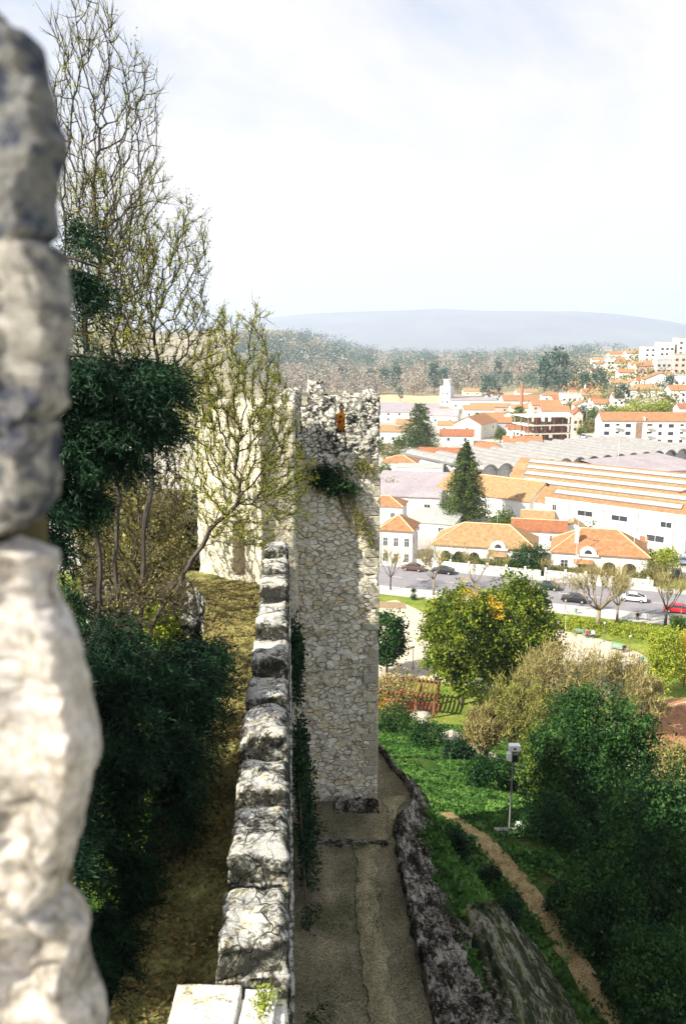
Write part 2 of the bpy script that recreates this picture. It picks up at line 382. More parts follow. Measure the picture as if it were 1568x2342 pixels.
M['mossrock'] = specklemat('mossy_rock', (.018,.026,.010), (.065,.07,.035), (.20,.19,.15), (.7,.75,.3), .42, 1.1, 1, .02, .7, 1.0, 2.6)
# ------------------------------------------------------------------ street frame
A20 = R(-20); UX, UY = math.cos(A20), math.sin(A20); NX, NY = -UY, UX
def SV(s, v, z=0.0): return Vector((UX*s+NX*v, UY*s+NY*v, z))
def sv_of(p): return UX*p.x+UY*p.y, NX*p.x+NY*p.y
def strip_sv(name, s0, s1, v0, v1, z, mat, step=6, h=None, **k):
    mb = MB(); n = max(1, int((s1-s0)/step))
    for i in range(n):
        a, b = s0+(s1-s0)*i/n, s0+(s1-s0)*(i+1)/n
        mb.poly([SV(a, v0, z), SV(b, v0, z), SV(b, v1, z), SV(a, v1, z)])
    if h:
        mb = MB()
        mb.add([SV(s0,v0,z),SV(s1,v0,z),SV(s1,v1,z),SV(s0,v1,z),SV(s0,v0,z+h),SV(s1,v0,z+h),SV(s1,v1,z+h),SV(s0,v1,z+h)],
               [(0,3,2,1),(4,5,6,7),(0,1,5,4),(1,2,6,5),(2,3,7,6),(3,0,4,7)])
    o = mb.build(name, mat); tag(o, **(k or {'kind': 'structure'})); return o
# ------------------------------------------------------------------ ground
def grid_axis(core0, core1, step, lo, hi, g=1.09):
    a = [core0]
    while a[-1] < core1: a.append(a[-1]+step)
    s = step
    while a[-1] < hi: s *= g; a.append(a[-1]+s)
    s = step
    while a[0] > lo: s *= g; a.insert(0, a[0]-s)
    return a
gx = grid_axis(-14, 24, .7, -8500, 8500, 1.085); gy = grid_axis(12, 60, .8, -120, 11500, 1.035)
vs = [(x, y, gz(x, y)+(noise.noise((x*.5, y*.5, 0))*.16 if (y < 75 and x > wallx(y)) else 0)) for y in gy for x in gx]
W_ = len(gx)
fs = [(j*W_+i, j*W_+i+1, (j+1)*W_+i+1, (j+1)*W_+i) for j in range(len(gy)-1) for i in range(W_-1)]
mb = MB(); mb.v = vs; mb.f = fs
def groundmat():
    m, nt, b = newmat('ground_cover'); v = coords(nt)
    sx = nt.nodes.new('ShaderNodeSeparateXYZ'); nt.links.new(v, sx.inputs[0])
    f = nz(nt, .35, 6, .7, v); f2 = nz(nt, 3.5, 5, .7, v)
    near = mixc(nt, .8, ramp(nt, f, [(.35, (.02,.055,.012)), (.5, (.04,.085,.015)), (.66, (.10,.095,.035))]), ramp(nt, f2, [(.3, (.4,.4,.4)), (.7, (1.5,1.5,1.5))]), 'MULTIPLY')
    park = mixc(nt, .7, ramp(nt, nz(nt, .3, 5, .7, v), [(.36, (.10,.17,.02)), (.6, (.22,.25,.05)), (.75, (.34,.32,.13))]), ramp(nt, f2, [(.3, (.5,.5,.5)), (.7, (1.4,1.4,1.4))]), 'MULTIPLY')
    town = ramp(nt, nz(nt, .09, 4, .6, v), [(.3, (.34,.31,.28)), (.5, (.44,.41,.38)), (.62, (.30,.30,.18)), (.75, (.22,.24,.10))])
    far = ramp(nt, nz(nt, .012, 8, .7, v), [(.28, (.07,.10,.05)), (.42, (.16,.16,.09)), (.5, (.26,.22,.14)), (.62, (.36,.30,.20)), (.72, (.12,.16,.10))])
    def edge(a, bb):
        r = nt.nodes.new('ShaderNodeMapRange'); r.inputs['From Min'].default_value = a; r.inputs['From Max'].default_value = bb
        r.clamp = True; nt.links.new(sx.outputs['Y'], r.inputs['Value']); return r.outputs[0]
    c = mixc(nt, edge(66, 80), near, park); c = mixc(nt, edge(138, 142), c, town); c = mixc(nt, edge(380, 560), c, far)
    nt.links.new(c, b.inputs['Base Color']); b.inputs['Roughness'].default_value = 1; b.inputs['Specular IOR Level'].default_value = .05
    bump(nt, b, f2, .5, .08); return m
tag(mb.build('ground', groundmat(), smooth=True), kind='structure')
def drape(name, pts, width, mat, dz=.05, sub=1, edge=.25):
    """path laid over the terrain along a centre line, ragged edge"""
    mb = MB(); rows = []
    P2 = []
    for (a, b) in zip(pts, pts[1:]):
        n = max(2, int((Vector(b)-Vector(a)).length/.5))
        P2 += [Vector(a).lerp(Vector(b), i/n) for i in range(n)]
    P2.append(Vector(pts[-1]))
    for i, p in enumerate(P2):
        t = (P2[min(i+1, len(P2)-1)]-P2[max(i-1, 0)]); t.z = 0; t.normalize(); q = Vector((t.y, -t.x, 0))
        w = width*(1+edge*noise.noise((i*.35, 3.1, 0))+.22*noise.noise((i*1.7, 8.1, 0))); row = []
        for k in range(7):
            c = p+q*w*((k/6)-.5+edge*.25*noise.noise((i*.5, k*1.0, 9)))
            row.append((c.x, c.y, gz(c.x, c.y)+dz+(.16 if c.y < 75 else 0)*max(0, noise.noise((c.x*.5, c.y*.5, 0)))+.01))
        rows.append(row)
    for r in rows: mb.v += r
    for i in range(len(rows)-1):
        for k in range(6): mb.f.append((i*7+k, i*7+k+1, (i+1)*7+k+1, (i+1)*7+k))
    o = mb.build(name, mat, smooth=True); return tag(o, kind='structure')
# mountain ----------------------------------------------------------
mt = [(300, 775), (500, 745), (595, 729), (700, 718), (800, 713), (900, 711), (1000, 706), (1100, 711), (1300, 712), (1400, 719), (1500, 733), (1568, 746), (1700, 772), (1900, 788)]
mb = MB(); NXs = 120; rowsY = [5600, 6200, 6800, 7400, 8000, 8500, 9200]; rf = [0, .22, .5, .78, 1, .9, 0]
for j, (Y, f) in enumerate(zip(rowsY, rf)):
    for i in range(NXs+1):
        px = 250+(1750)*i/NXs; X = (px-CX)/FPX*Y
        ridge = (CAM_Z+8000*math.tan(math.atan((1171-lerp(mt, px))/FPX)-PITCH))
        z = ridge*f+(noise.fractal((X/700, Y/900, 0), 1, 2, 4)*30*(f*(1.4-f)) if 0 < f < 1 else 0)
        mb.v.append((X, Y, z if f else -1))
for j in range(len(rowsY)-1):
    for i in range(NXs): k = j*(NXs+1)+i; mb.f.append((k, k+1, k+NXs+2, k+NXs+1))
tag(mb.build('mountain', noisy('mountain_scrub', (.12,.13,.13), (.22,.22,.21), .0016, 1, 6, .05), smooth=True), kind='structure')
# street --------------------------------------------------------------
strip_sv('road', -60, 150, 128.6, 141.6, .02, M['asphalt'])
strip_sv('near_pavement', -60, 62, 124.2, 128.4, 0, M['paving'], h=.13)
strip_sv('near_kerb', -60, 62, 128.4, 128.6, 0, M['kerb'], h=.15)
strip_sv('far_kerb', -60, 66.5, 141.6, 141.8, 0, M['kerb'], h=.15)
strip_sv('far_pavement', -60, 66.5, 141.8, 144.2, 0, M['paving'], h=.13)
strip_sv('cross_street', 66.8, 74, 141.7, 240, .02, M['asphalt'])
for i in range(-5, 22):
    pass
mb = MB()
for i in range(-10, 28):
    mb.poly([SV(i*5, 135.0, .026), SV(i*5+2.2, 135.0, .026), SV(i*5+2.2, 135.12, .026), SV(i*5, 135.12, .026)])
tag(mb.build('road_marking', M['line']), kind='structure')
# park sand -----------------------------------------------------------
def sheet(name, pxs, z, mat):
    pts = [G(x, y, z) for x, y in pxs]
    return tag(MB().poly([(p.x, p.y, z) for p in pts]).build(name, mat), kind='structure')
sheet('park_plaza', [(840,1560),(862,1480),(868,1378),(905,1372),(950,1392),(1010,1430),(1150,1432),(1240,1436),(1330,1450),(1400,1470),(1462,1494),(1500,1520),(1462,1560),(1440,1580),(1380,1600),(1250,1590),(1100,1575),(1000,1560),(930,1545),(890,1565)], .03, M['sand'])
sheet('park_sidepath', [(1470,1612),(1568,1596),(1640,1590),(1640,1660),(1568,1662),(1500,1650)], .035, M['sand'])
sheet('park_flowerbed', [(866,1375),(925,1378),(930,1392),(866,1390)], .05, noisy('bed_soil', (.18,.12,.07), (.35,.26,.16), 3, 1, 5))
# sun-lit dirt path below the wall -------------------------------------
pth = [GT(1450, 2420), GT(1345, 2250), GT(1262, 2120), GT(1180, 2010), GT(1110, 1930), GT(1062, 1892), GT(1015, 1862)]
drape('dirt_path', [(p.x, p.y, 0) for p in pth], 1.1, M['dirt'], .07)
pth2 = [GT(1125, 1738), GT(1075, 1712), GT(1020, 1690), GT(965, 1655), GT(950, 1640)]
drape('garden_path', [(p.x, p.y, 0) for p in pth2], 1.6, M['sand'], .15)
# ------------------------------------------------------------------ masonry with real relief
def rough(name, x0, x1, y0, y1, z0, z1, cell, mat, parent=None, amp=.05, freq=1.2, relief=.05, vs=4.0, taper=(0, 0, 0, 0), topamp=0, squash=1.4, faces='xXyYZ', shift=(0, 0, 0), rot=0, shape=None, smooth=True):
    """a block of rubble masonry; taper = how much each side (x0,x1,y0,y1) leans in towards the top"""
    nx = max(1, round((x1-x0)/cell)); ny = max(1, round((y1-y0)/cell)); nzn = max(1, round((z1-z0)/cell))
    idx = {}; V = []; F = []
    def vid(i, j, k):
        key = (i, j, k)
        if key not in idx:
            u, v, w = i/nx, j/ny, k/nzn
            xa = x0+taper[0]*w; xb = x1-taper[1]*w; ya = y0+taper[2]*w; yb = y1-taper[3]*w
            idx[key] = len(V); V.append(Vector((xa+(xb-xa)*u, ya+(yb-ya)*v, z0+(z1-z0)*w)))
        return idx[key]
    def face(fn, a, b, flip):
        for i in range(a):
            for j in range(b):
                q = [fn(i, j), fn(i+1, j), fn(i+1, j+1), fn(i, j+1)]
                F.append(tuple(vid(*t) for t in (q[::-1] if flip else q)))
    if 'x' in faces: face(lambda i, j: (0, i, j), ny, nzn, True)
    if 'X' in faces: face(lambda i, j: (nx, i, j), ny, nzn, False)
    if 'y' in faces: face(lambda i, j: (i, 0, j), nx, nzn, False)
    if 'Y' in faces: face(lambda i, j: (i, ny, j), nx, nzn, True)
    if 'Z' in faces: face(lambda i, j: (i, j, nzn), nx, ny, False)
    if 'z' in faces: face(lambda i, j: (i, j, 0), nx, ny, True)
    if shape: V = [shape(p) for p in V]
    c_, s_ = math.cos(rot), math.sin(rot)
    V = [Vector((p.x*c_-p.y*s_+shift[0], p.x*s_+p.y*c_+shift[1], p.z+shift[2])) for p in V]
    me = bpy.data.meshes.new(name); me.from_pydata([tuple(v) for v in V], [], F); me.update()
    nrm = [v.normal.copy() for v in me.vertices]
    out = []
    for p, n in zip(V, nrm):
        q = Vector((p.x, p.y, p.z*squash))*vs*.5
        q = q+noise.noise_vector(q*.8)*.35
        d = noise.voronoi(q)[0]
        r = min(1.0, (d[1]-d[0])*3.2)
        h = noise.noise_vector(p*freq)*amp
        tz = noise.noise(p*vs*.7)*topamp*max(0, n.z)
        out.append(p+n*((r-.7)*relief+noise.noise(p*14)*relief*.35)+h+Vector((0, 0, tz)))
    me.vertices.foreach_set('co', np.array([tuple(v) for v in out], dtype=np.float32).ravel())
    if smooth: me.polygons.foreach_set('use_smooth', [True]*len(me.polygons))
    me.materials.append(mat); me.update()
    o = bpy.data.objects.new(name, me); col.objects.link(o)
    if parent: o.parent = parent
    return o
# ---- curtain wall: body + merlons -------------------------------------
TOPZ = 34.85; SILL = 34.02; WALK = 33.2; TH = .72
cw = thing('curtain_wall', 'long grey castle wall with worn battlements running from below the viewer to the tower', 'castle wall', (0, 0, 0))
WD = math.atan(0.067)
def wl(p):   # local wall frame: x across (0 = outer face), y along
    return p
# outer wall body, leaning (batter)
rough('wall_body', -TH, 0, 0, 25, 23.6, SILL, .13, M['curtain'], cw, .05, 1.0, .06, 4.6, (0, .42, 0, 0), .05, 1.0, 'XyYZ',
      (wallx(2)+.42-.42, 2, 0), WD)
bodyx = None
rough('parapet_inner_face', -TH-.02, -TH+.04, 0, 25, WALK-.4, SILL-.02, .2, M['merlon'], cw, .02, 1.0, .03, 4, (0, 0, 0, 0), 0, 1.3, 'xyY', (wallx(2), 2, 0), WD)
mer = [(4.6, 6.66, 'm0'), (7.32, 8.28), (8.80, 9.98), (10.42, 11.36), (11.9, 13.02), (13.5, 14.4), (15.1, 16.3), (17.3, 19.0), (20.0, 21.2), (22.0, 23.2), (23.9, 24.8)]
for k, m in enumerate(mer):
    a, b = m[0], m[1]; near = k < 4
    c = .045 if k < 3 else (.06 if k < 6 else .09)
    wide = [0, .0, 0, .02, .06, .03, 0, 0, 0, 0, 0][k]
    rr = random.Random(k)
    hh = [0, 0, .02, -.05, .06, -.02, .05, .0, .1, 0, 0.1][k]
    def shape(p, a=a, b=b, k=k):
        # rounded, eroded shoulders
        w = (p.z-SILL)/(TOPZ-SILL)
        e = min(p.y-(a-2), (b-2)-p.y); s = min(p.x+TH, -p.x)
        r = .12 if k else .04
        if w > .55:
            for q in (e, s):
                if q < r: p.z -= (r-q)**2/r*.55
        return p
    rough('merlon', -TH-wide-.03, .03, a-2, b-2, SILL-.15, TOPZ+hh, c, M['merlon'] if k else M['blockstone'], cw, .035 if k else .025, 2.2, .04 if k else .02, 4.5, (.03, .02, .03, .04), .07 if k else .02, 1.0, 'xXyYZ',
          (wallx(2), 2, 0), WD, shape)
# near end blocks on top (pale cut stones with moss between)
rough('coping_block', -1.62, -.99, 5.2, 6.68, TOPZ-.05, TOPZ+.07, .035, M['blockstone'], cw, .02, 3, .012, 5)
rough('coping_block', -.95, -.63, 5.2, 6.64, TOPZ-.05, TOPZ+.055, .035, M['blockstone'], cw, .02, 3, .012, 5)
# thin ledge on the outer edge of the parapet
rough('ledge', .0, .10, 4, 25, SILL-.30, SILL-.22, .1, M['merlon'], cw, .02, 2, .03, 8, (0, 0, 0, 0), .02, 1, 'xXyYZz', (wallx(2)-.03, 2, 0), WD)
# ---- wall walk ----------------------------------------------------------
mb = MB(); ny = 130; nx = 16
wl_pts = [(4, -2.75), (8, -2.82), (12, -3.25), (16, -3.45), (20, -3.75), (24, -4.3), (27, -5.6)]
for j in range(ny+1):
    Y = 4+23.4*j/ny
    xl = lerp(wl_pts, Y)+noise.noise((0, Y*1.7, 4))*.12; xr = wallx(Y)-TH+.06
    stepz = WALK - .02*max(0, 12-Y)
    if Y < 12.2: stepz -= .13*int((12.9-Y)/1.25)*.6
    for i in range(nx+1):
        x = xl+(xr-xl)*i/nx
        z = stepz+noise.fractal((x*2.2, Y*2.2, 1), 1, 2, 3)*.07
        mb.v.append((x, Y, z))
for j in range(ny):
    for i in range(nx): k = j*(nx+1)+i; mb.f.append((k, k+1, k+nx+2, k+nx+1))
rw = MB()   # inner retaining face of the walk
for j in range(ny+1):
    Y = 4+23.4*j/ny; v = mb.v[j*(nx+1)]
    for q in range(13):
        z = v[2]-(v[2]-25.2)*q/12; rw.v.append((v[0]+.02+.02*q+.10*noise.noise((Y*3, z*3, 2)), Y, z))
for j in range(ny):
    for q in range(12): k = j*13+q; rw.f.append((k, k+13, k+14, k+1))
rw.build('retaining_face', M['curtain'], cw)
wk = mb.build('walk_floor', M['walk'], cw, smooth=False)
# loose stones and leaf litter on the walk: stuff
c = []
for i in range(5200):
    Y = random.uniform(5, 26); xl = lerp(wl_pts, Y); xr = wallx(Y)-TH
    x = xl+(xr-xl)*random.random()
    c.append((x, Y, WALK-.02*max(0, 12-Y)-(.13*int((12.9-Y)/1.25)*.6 if Y < 12.2 else 0)+.05))
tag(npmesh('leaf_litter', quads(np.array(c), .07, .6, seed=3), 4, noisy('dry_leaves', (.14,.09,.03), (.36,.26,.10), 6)), kind='stuff')
# ---- tower ---------------------------------------------------------------
tw = thing('castle_tower', 'tall square rubble stone tower with broken battlements and a woman at its top', 'tower', (-.4, 29, 24))
def child(o, p):
    o.parent = p; o.matrix_parent_inverse = Matrix.Translation(-Vector(p.location)); return o
X0, X1, Y0, Y1 = -2.12, 1.25, 27.0, 31.2
child(rough('tower_body', X0, X1, Y0, Y1, 24.0, 37.3, .085, M['tower'], None, .08, 1.5, .055, 4.2, (.04, .03, .05, .05), 0, 1.4, 'xXyYZ'), tw)
# parapet with merlons, front
PT = .55
prof = [(X0, -1.60, 39.5), (-1.60, -1.42, 38.1), (-1.42, -.78, 39.05), (-.78, -.25, 39.35), (-.25, .10, 38.12), (.10, X1-.02, 39.42)]
for a, b, z in prof:
    child(rough('parapet', a, b, Y0+.03, Y0+PT, 37.3, z, .07, M['tower_top'], None, .05, 1.6, .08, 5.5, (0, 0, 0, 0), .12, 1.4, 'xXyYZ'), tw)
for a, b, z in [(Y0+PT, Y0+1.5, 38.3), (Y0+1.5, Y0+2.6, 39.4), (Y0+2.6, Y0+3.2, 38.3), (Y0+3.2, Y1, 39.4)]:
    child(rough('parapet', X1-.5, X1-.02, a, b, 37.3, z, .09, M['tower_top'], None, .05, 1.6, .07, 5.5, (0, 0, 0, 0), .1, 1.4, 'xXyYZ'), tw)
    child(rough('parapet', X0, X0+.5, a, b, 37.3, z+.1, .09, M['tower_top'], None, .05, 1.6, .07, 5.5, (0, 0, 0, 0), .1, 1.4, 'xXyYZ'), tw)
for a, b, z in [(X0+.5, -1.35, 38.4), (-1.35, -.75, 39.75), (-.75, .0, 39.2), (.0, X1-.5, 39.3)]:
    child(rough('parapet', a, b, Y1-.5, Y1-.03, 37.3, z, .09, M['tower_top'], None, .05, 1.6, .07, 5.5, (0, 0, 0, 0), .1, 1.4, 'xXyYZ'), tw)
# quoins at the outer corner
z = 24.4; k = 0
rr = random.Random(5)
while z < 36.9:
    h = rr.uniform(.26, .44); w = .52 if k % 2 else .30; e = rr.uniform(-.03, .06)
    if rr.random() < .8:
        o = MB().box(X1-w-e, X1+.035, Y0-.035+.05*(z-24)/13, Y0+.3, z+.015, z+h-.015).build('quoin', M['quoin'] if z > 28.5 and rr.random() < .75 else M['tower_cream'] if z > 27 else M['white_q'] if 'white_q' in M else M['quoin'], None, bevel=.02)
        child(o, tw)
    z += h; k += 1
# gate tower section that closes the walk (faces the low sun)
gt = thing('gate_wall', 'sunlit cream stone wall with a narrow dark doorway at the end of the wall walk', 'castle wall', (-3.8, 26.5, 33))
gA = Vector((XZ(601, 25.6, 33.2), 25.6)); gB = Vector((XZ(457, 27.3, 33.2), 27.3))
L = (gB-gA).length; ang = math.atan2(gA.y-gB.y, gA.x-gB.x)
def gate(name, a, b, z0, z1, mat=None, cell=.11, y0=0, y1=.9, **k):
    return child(rough(name, a, b, y0, y1, z0, z1, cell, mat or M['tower_cream'], None, .04, 1.0, .05, 4.2, (0, 0, 0, 0), .08, 1.3, 'xXyYZ', (gB.x, gB.y, 0), ang), gt)
dx0, dx1 = L*.555, L*.74
gate('wall_face', 0, dx0, 25.4, 38.2); gate('wall_face', dx1, L, 25.4, 38.2); gate('wall_face', dx0, dx1, 35.35, 38.2); gate('threshold', dx0, dx1, 25.4, 33.35, y1=1.1)
gate('doorway', dx0-.02, dx1+.02, 33.2, 35.5, M['brown'], .3, .62, .8)
gate('lintel', dx0-.18, dx1+.18, 35.3, 35.58, M['quoin'], .1, -.06, .3)
for a, b, z in [(0, .42, 39.35), (.42, .9, 38.5), (.9, 1.55, 39.3), (1.55, 1.9, 38.4), (1.9, L, 39.3)]:
    gate('battlement', a, b, 38.2, z)
child(rough('side_wall', -.05, 1.2, 0, .7, 25.4, 39.2, .14, M['tower_cream'], None, .05, 1, .06, 4.2, (0, 0, 0, 0), .1, 1.3, 'xXyYZ', (XZ(601, 25.6, 33.2)-.05, 25.75, 0), R(8)), gt)
# keep: the tower the viewer stands on --------------------------------------
kp = thing('castle_keep', 'big stone tower edge close to the viewer, blurred pale and grey stones', 'castle keep', (0, -3, 24))
child(rough('keep_body', -3.6, 1.6, -7.5, .95, 23, 39.75, .5, M['tower'], None, .05, 1, .05, 4, (0, 0, 0, 0), 0, 1.3, 'xXyYZ'), kp)
OUT = [(-160,-30),(0,0),(30,42),(60,70),(100,108),(118,180),(130,245),(150,310),(156,345),(138,400),(126,470),(134,530),(150,580),(158,660),(166,720),(163,830),(161,900),(150,950),(136,985),(134,1040),(146,1095),(140,1130),(118,1170),(70,1205),(45,1222),(60,1236),(105,1245),(128,1265),(146,1300),(148,1340),(152,1400),(172,1450),(190,1500),(202,1560),(207,1600),(222,1660),(231,1712),(222,1770),(205,1825),(194,1880),(180,1935),(165,1985),(146,2030),(140,2048),(160,2066),(190,2090),(208,2112),(203,2160),(206,2215),(228,2265),(240,2300),(246,2345),(255,2420),(262,2520)]
def stone(name, y0, y1, mat, parent, extra=0):
    """one wall stone: its right edge follows the eroded profile at 0.95 m"""
    mb = MB(); YS = .95; n = max(8, int((y1-y0)/9)); K = 26
    rows = []
    for i in range(n+1):
        py = y0+(y1-y0)*i/n
        f = min(i, n-i)/n
        px = lerp([(b, a) for a, b in OUT], py)+noise.noise((py*.02, 0, 5))*5
        pinch = max(0, 1-min(i, n-i)/2.2)*.02
        c = P(px, py, YS); row = []
        for k in range(K+1):
            w = k/K      # from back-near (left, towards viewer) round the nose to the far side
            a = -1.75+w*3.5
            r = .055
            if a < -.9: t = (-.9-a)/.85; q = Vector((-.055-.30*t-.2*t*t, -.02-.13*t, 0))
            elif a > .9: t = (a-.9)/.85; q = Vector((-.04-.55*t, .04+.14*t, 0))
            else: q = Vector((math.cos(a*1.2)*.05-.05, math.sin(a*1.2)*.055, 0))
            q.x -= pinch
            p = c+q; nn = noise.fractal(p*9, 1, 2, 4)*.017+noise.fractal(p*34, 1, 2, 3)*.006
            p += Vector((-abs(nn)*.8 if abs(a) < .9 else nn*.3, -nn*1.6 if a < 0 else nn, nn*.4))
            row.append(p)
        rows.append(row)
    for r in rows: mb.v += [tuple(q) for q in r]
    for i in range(n):
        for k in range(K):
            a = i*(K+1)+k; mb.f.append((a, a+K+1, a+K+2, a+1))
    mb.f.append(tuple(range(K, -1, -1))); mb.f.append(tuple(n*(K+1)+k for k in range(K+1)))
    return child(mb.build(name, mat, smooth=True), parent)
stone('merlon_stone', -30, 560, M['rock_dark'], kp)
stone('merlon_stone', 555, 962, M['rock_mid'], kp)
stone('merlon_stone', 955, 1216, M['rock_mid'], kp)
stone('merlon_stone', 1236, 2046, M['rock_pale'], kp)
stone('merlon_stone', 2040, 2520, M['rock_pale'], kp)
mb = MB(); mb.box(-1.2, P(40, 1226, .95).x-.012, .96, 1.08, 39.9, 41.12); child(mb.build('merlon_core', M['mortar'], None), kp)
# ---- lower outer wall ------------------------------------------------------
ow = thing('outer_wall', 'low ruined rubble wall with dark ragged stones along the outer path', 'ruined wall', (3, 22, 24))
cl = [(12, 2.35, 3.2), (17, 2.2, 2.75), (20, 1.95, 2.3), (23, 1.78, 1.85), (25.2, 1.70, 1.4), (26, 2.3, 1.1), (27, 2.6, .9), (28, 2.45, .8), (29, 2.1, .7), (31.5, 1.2, .6), (34, -.5, .6)]
mb = MB(); ny = 240; nx = 26
for j in range(ny+1):
    Y = 12+20.5*j/ny; xa = lerp([(a, b) for a, b, c_ in cl], Y)+.10*noise.noise((Y*2.1, 7, 0)); w = lerp([(a, c_) for a, b, c_ in cl], Y)
    w += .2*noise.noise((Y*1.1, 2, 0))
    for i in range(nx+1):
        u = i/nx; x = xa+w*u; 
        d = noise.voronoi(Vector((x*3.4, Y*2.3, 0)))[0]; r = min(1, (d[1]-d[0])*2.6)
        z = 24.35+.42*ss(0, .05, u)-(.75*u+.3*u*u)+(r-.5)*.20+noise.noise((x*1.2, Y*.8, 5))*.25-1.6*ss(.88, 1, u)-.3*ss(.05, 0, u)
        if 24.0 < Y < 25.4: z -= .25*ss(.2, 0, u)
        mb.v.append((x, Y, z if i else 24.0))
for j in range(ny):
    for i in range(nx): k = j*(nx+1)+i; mb.f.append((k, k+1, k+nx+2, k+nx+1))
child(mb.build('rubble_core', M['rubble'], None), ow)
# outer path between the walls
mb = MB(); ny = 150; nx = 26
for j in range(ny+1):
    Y = 8+25.5*j/ny; xa = wallx(Y)-.1; xb = lerp([(a, b) for a, b, c_ in cl], Y)+.25
    for i in range(nx+1):
        x = xa+(xb-xa)*i/nx; z = 24.28+noise.fractal((x*1.1, Y*1.1, 0), 1, 2, 4)*.07+.10*math.exp(-((Y-24.6)/.12)**2)*noise.noise((x*5, 0, 0))+.05
        z -= .10*ss(.6, .5, abs(i/nx-.62)*2)
        mb.v.append((x, Y, z))
for j in range(ny):
    for i in range(nx): k = j*(nx+1)+i; mb.f.append((k, k+1, k+nx+2, k+nx+1))
tag(mb.build('outer_path', M['list'], smooth=True), kind='structure')
mb = MB(); xs_ = [(11, 1.35), (15, 1.2), (18, .95), (21, .75), (24, .8), (26, 1.6), (27.5, 2.0)]
for j in range(121):
    Y = 11+16.5*j/120; c = lerp(xs_, Y)+.12*noise.noise((Y*.9, 0, 6)); w = .34+.2*noise.noise((Y*1.3, 4, 0))
    for k in range(5): mb.v.append((c+w*(k-2)*.5*(1+.3*noise.noise((Y*3, k, 1))), Y, 24.285+.075*(1-(abs(k-2)/2)**2)+noise.fractal(((c+w*(k-2)*.5)*1.1, Y*1.1, 0), 1, 2, 4)*.07))
for j in range(120):
    for k in range(4): a = j*5+k; mb.f.append((a, a+1, a+6, a+5))
tag(mb.build('worn_track', noisy('worn_track_earth', (.17,.15,.08), (.30,.26,.15), 1.5, 1, 8, .1, (.42,.37,.24), .6, .03, (16, .7)), smooth=True), kind='structure')
# row of set stones crossing the path
rs = thing('stone_step', 'shallow row of small stones crossing the outer path near the tower', 'step', (.3, 24.4, 24.3))
child(rough('step_stones', -1.3, 1.55, 24.42, 24.62, 24.2, 24.42, .06, M['rubble'], None, .05, 2, .06, 9, (0, 0, 0, 0), .08, 1, 'xXyYZ'), rs)
# dark broken stones at the tower foot
ft = thing('fallen_stones', 'dark broken stones lying at the foot of the tall tower', 'rubble', (.4, 26.8, 24.3))
child(rough('stone_heap', -.5, 1.35, 26.35, 27.0, 24.1, 24.52, .06, M['rubble'], None, .09, 2, .09, 6, (.25, .1, .3, 0), .2, 1, 'xXyYZ'), ft)
# rock outcrop by the slope
mb = MB(); n = 60
c0 = GT(1215, 2270)
rk = [(1060, 2085), (1150, 2080), (1240, 2190), (1300, 2290), (1345, 2400), (1180, 2420), (1120, 2300), (1085, 2180)]
pts = [GT(a, b) for a, b in rk]; xs = [p.x for p in pts]; ys = [p.y for p in pts]
def inside(x, y):
    r = 0
    for i in range(len(pts)):
        a, b = pts[i], pts[i-1]
        if (a.y > y) != (b.y > y) and x < (b.x-a.x)*(y-a.y)/(b.y-a.y)+a.x: r ^= 1
    return r
def edged(x, y): return min(((Vector((x, y))-Vector((p.x, p.y))).length for p in pts))
gxn = 70; gyn = 110
for j in range(gyn+1):
    for i in range(gxn+1):
        x = min(xs)-.5+(max(xs)-min(xs)+1)*i/gxn; y = min(ys)-.5+(max(ys)-min(ys)+1)*j/gyn
        ins = sum(inside(x+dx, y+dy) for dx in (-.4, 0, .4) for dy in (-.6, 0, .6))/9
        r = noise.fractal((x*.9, y*.7, 3), 1, 2, 5)
        mb.v.append((x, y, gz(x, y)-.5+ins*1.1+r*.28*ins+abs(noise.noise((x*2.5, y*1.2, 0)))*.2*ins))
for j in range(gyn):
    for i in range(gxn): k = j*(gxn+1)+i; mb.f.append((k, k+1, k+gxn+2, k+gxn+1))
tag(mb.build('rock_outcrop', M['mossrock'], smooth=True), 'mossy bare rock slab sloping down beside the dirt path', 'rock')
# ------------------------------------------------------------------ plants
def colonize(roots, attr, step=.3, infl=3.5, kill=.55, iters=220, maxn=9000, up=.12, seed=0):
    r = np.random.default_rng(seed)
    N = [np.array(p, float) for p in roots]; par = list(range(-1, len(N)-1))
    A = np.array(attr, float); alive = np.ones(len(A), bool)
    nodes = np.array(N); best = np.full(len(A), 1e9); bi = np.zeros(len(A), int)
    def upd(start):
        new = nodes[start:]
        for s in range(0, len(A), 4000):
            d = np.linalg.norm(A[s:s+4000, None]-new[None], axis=2); j = d.argmin(1); dm = d[np.arange(len(j)), j]
            m = dm < best[s:s+4000]; best[s:s+4000][m] = dm[m]; bi[s:s+4000][m] = j[m]+start
    upd(0)
    for it in range(iters):
        m = alive & (best < (infl if it > 12 else 30))
        if not m.any(): break
        idx = bi[m]; d = A[m]-nodes[idx]; d /= np.linalg.norm(d, axis=1)[:, None]+1e-9
        u = np.unique(idx); acc = np.zeros((len(u), 3)); np.add.at(acc, np.searchsorted(u, idx), d)
        acc /= np.linalg.norm(acc, axis=1)[:, None]+1e-9
        acc += r.normal(size=acc.shape)*.34; acc[:, 2] += up
        acc /= np.linalg.norm(acc, axis=1)[:, None]+1e-9
        st = len(nodes); nodes = np.vstack([nodes, nodes[u]+acc*step]); par += list(u)
        upd(st); alive &= best > kill
        if len(nodes) > maxn: break
    return nodes, np.array(par)
def radii(nodes, par, tip=.008, e=2.4):
    a = np.zeros(len(nodes))
    for i in range(len(nodes)-1, 0, -1):
        if a[i] == 0: a[i] = tip**e
        if par[i] >= 0: a[par[i]] += a[i]
    if a[0] == 0: a[0] = tip**e
    return a**(1/e)
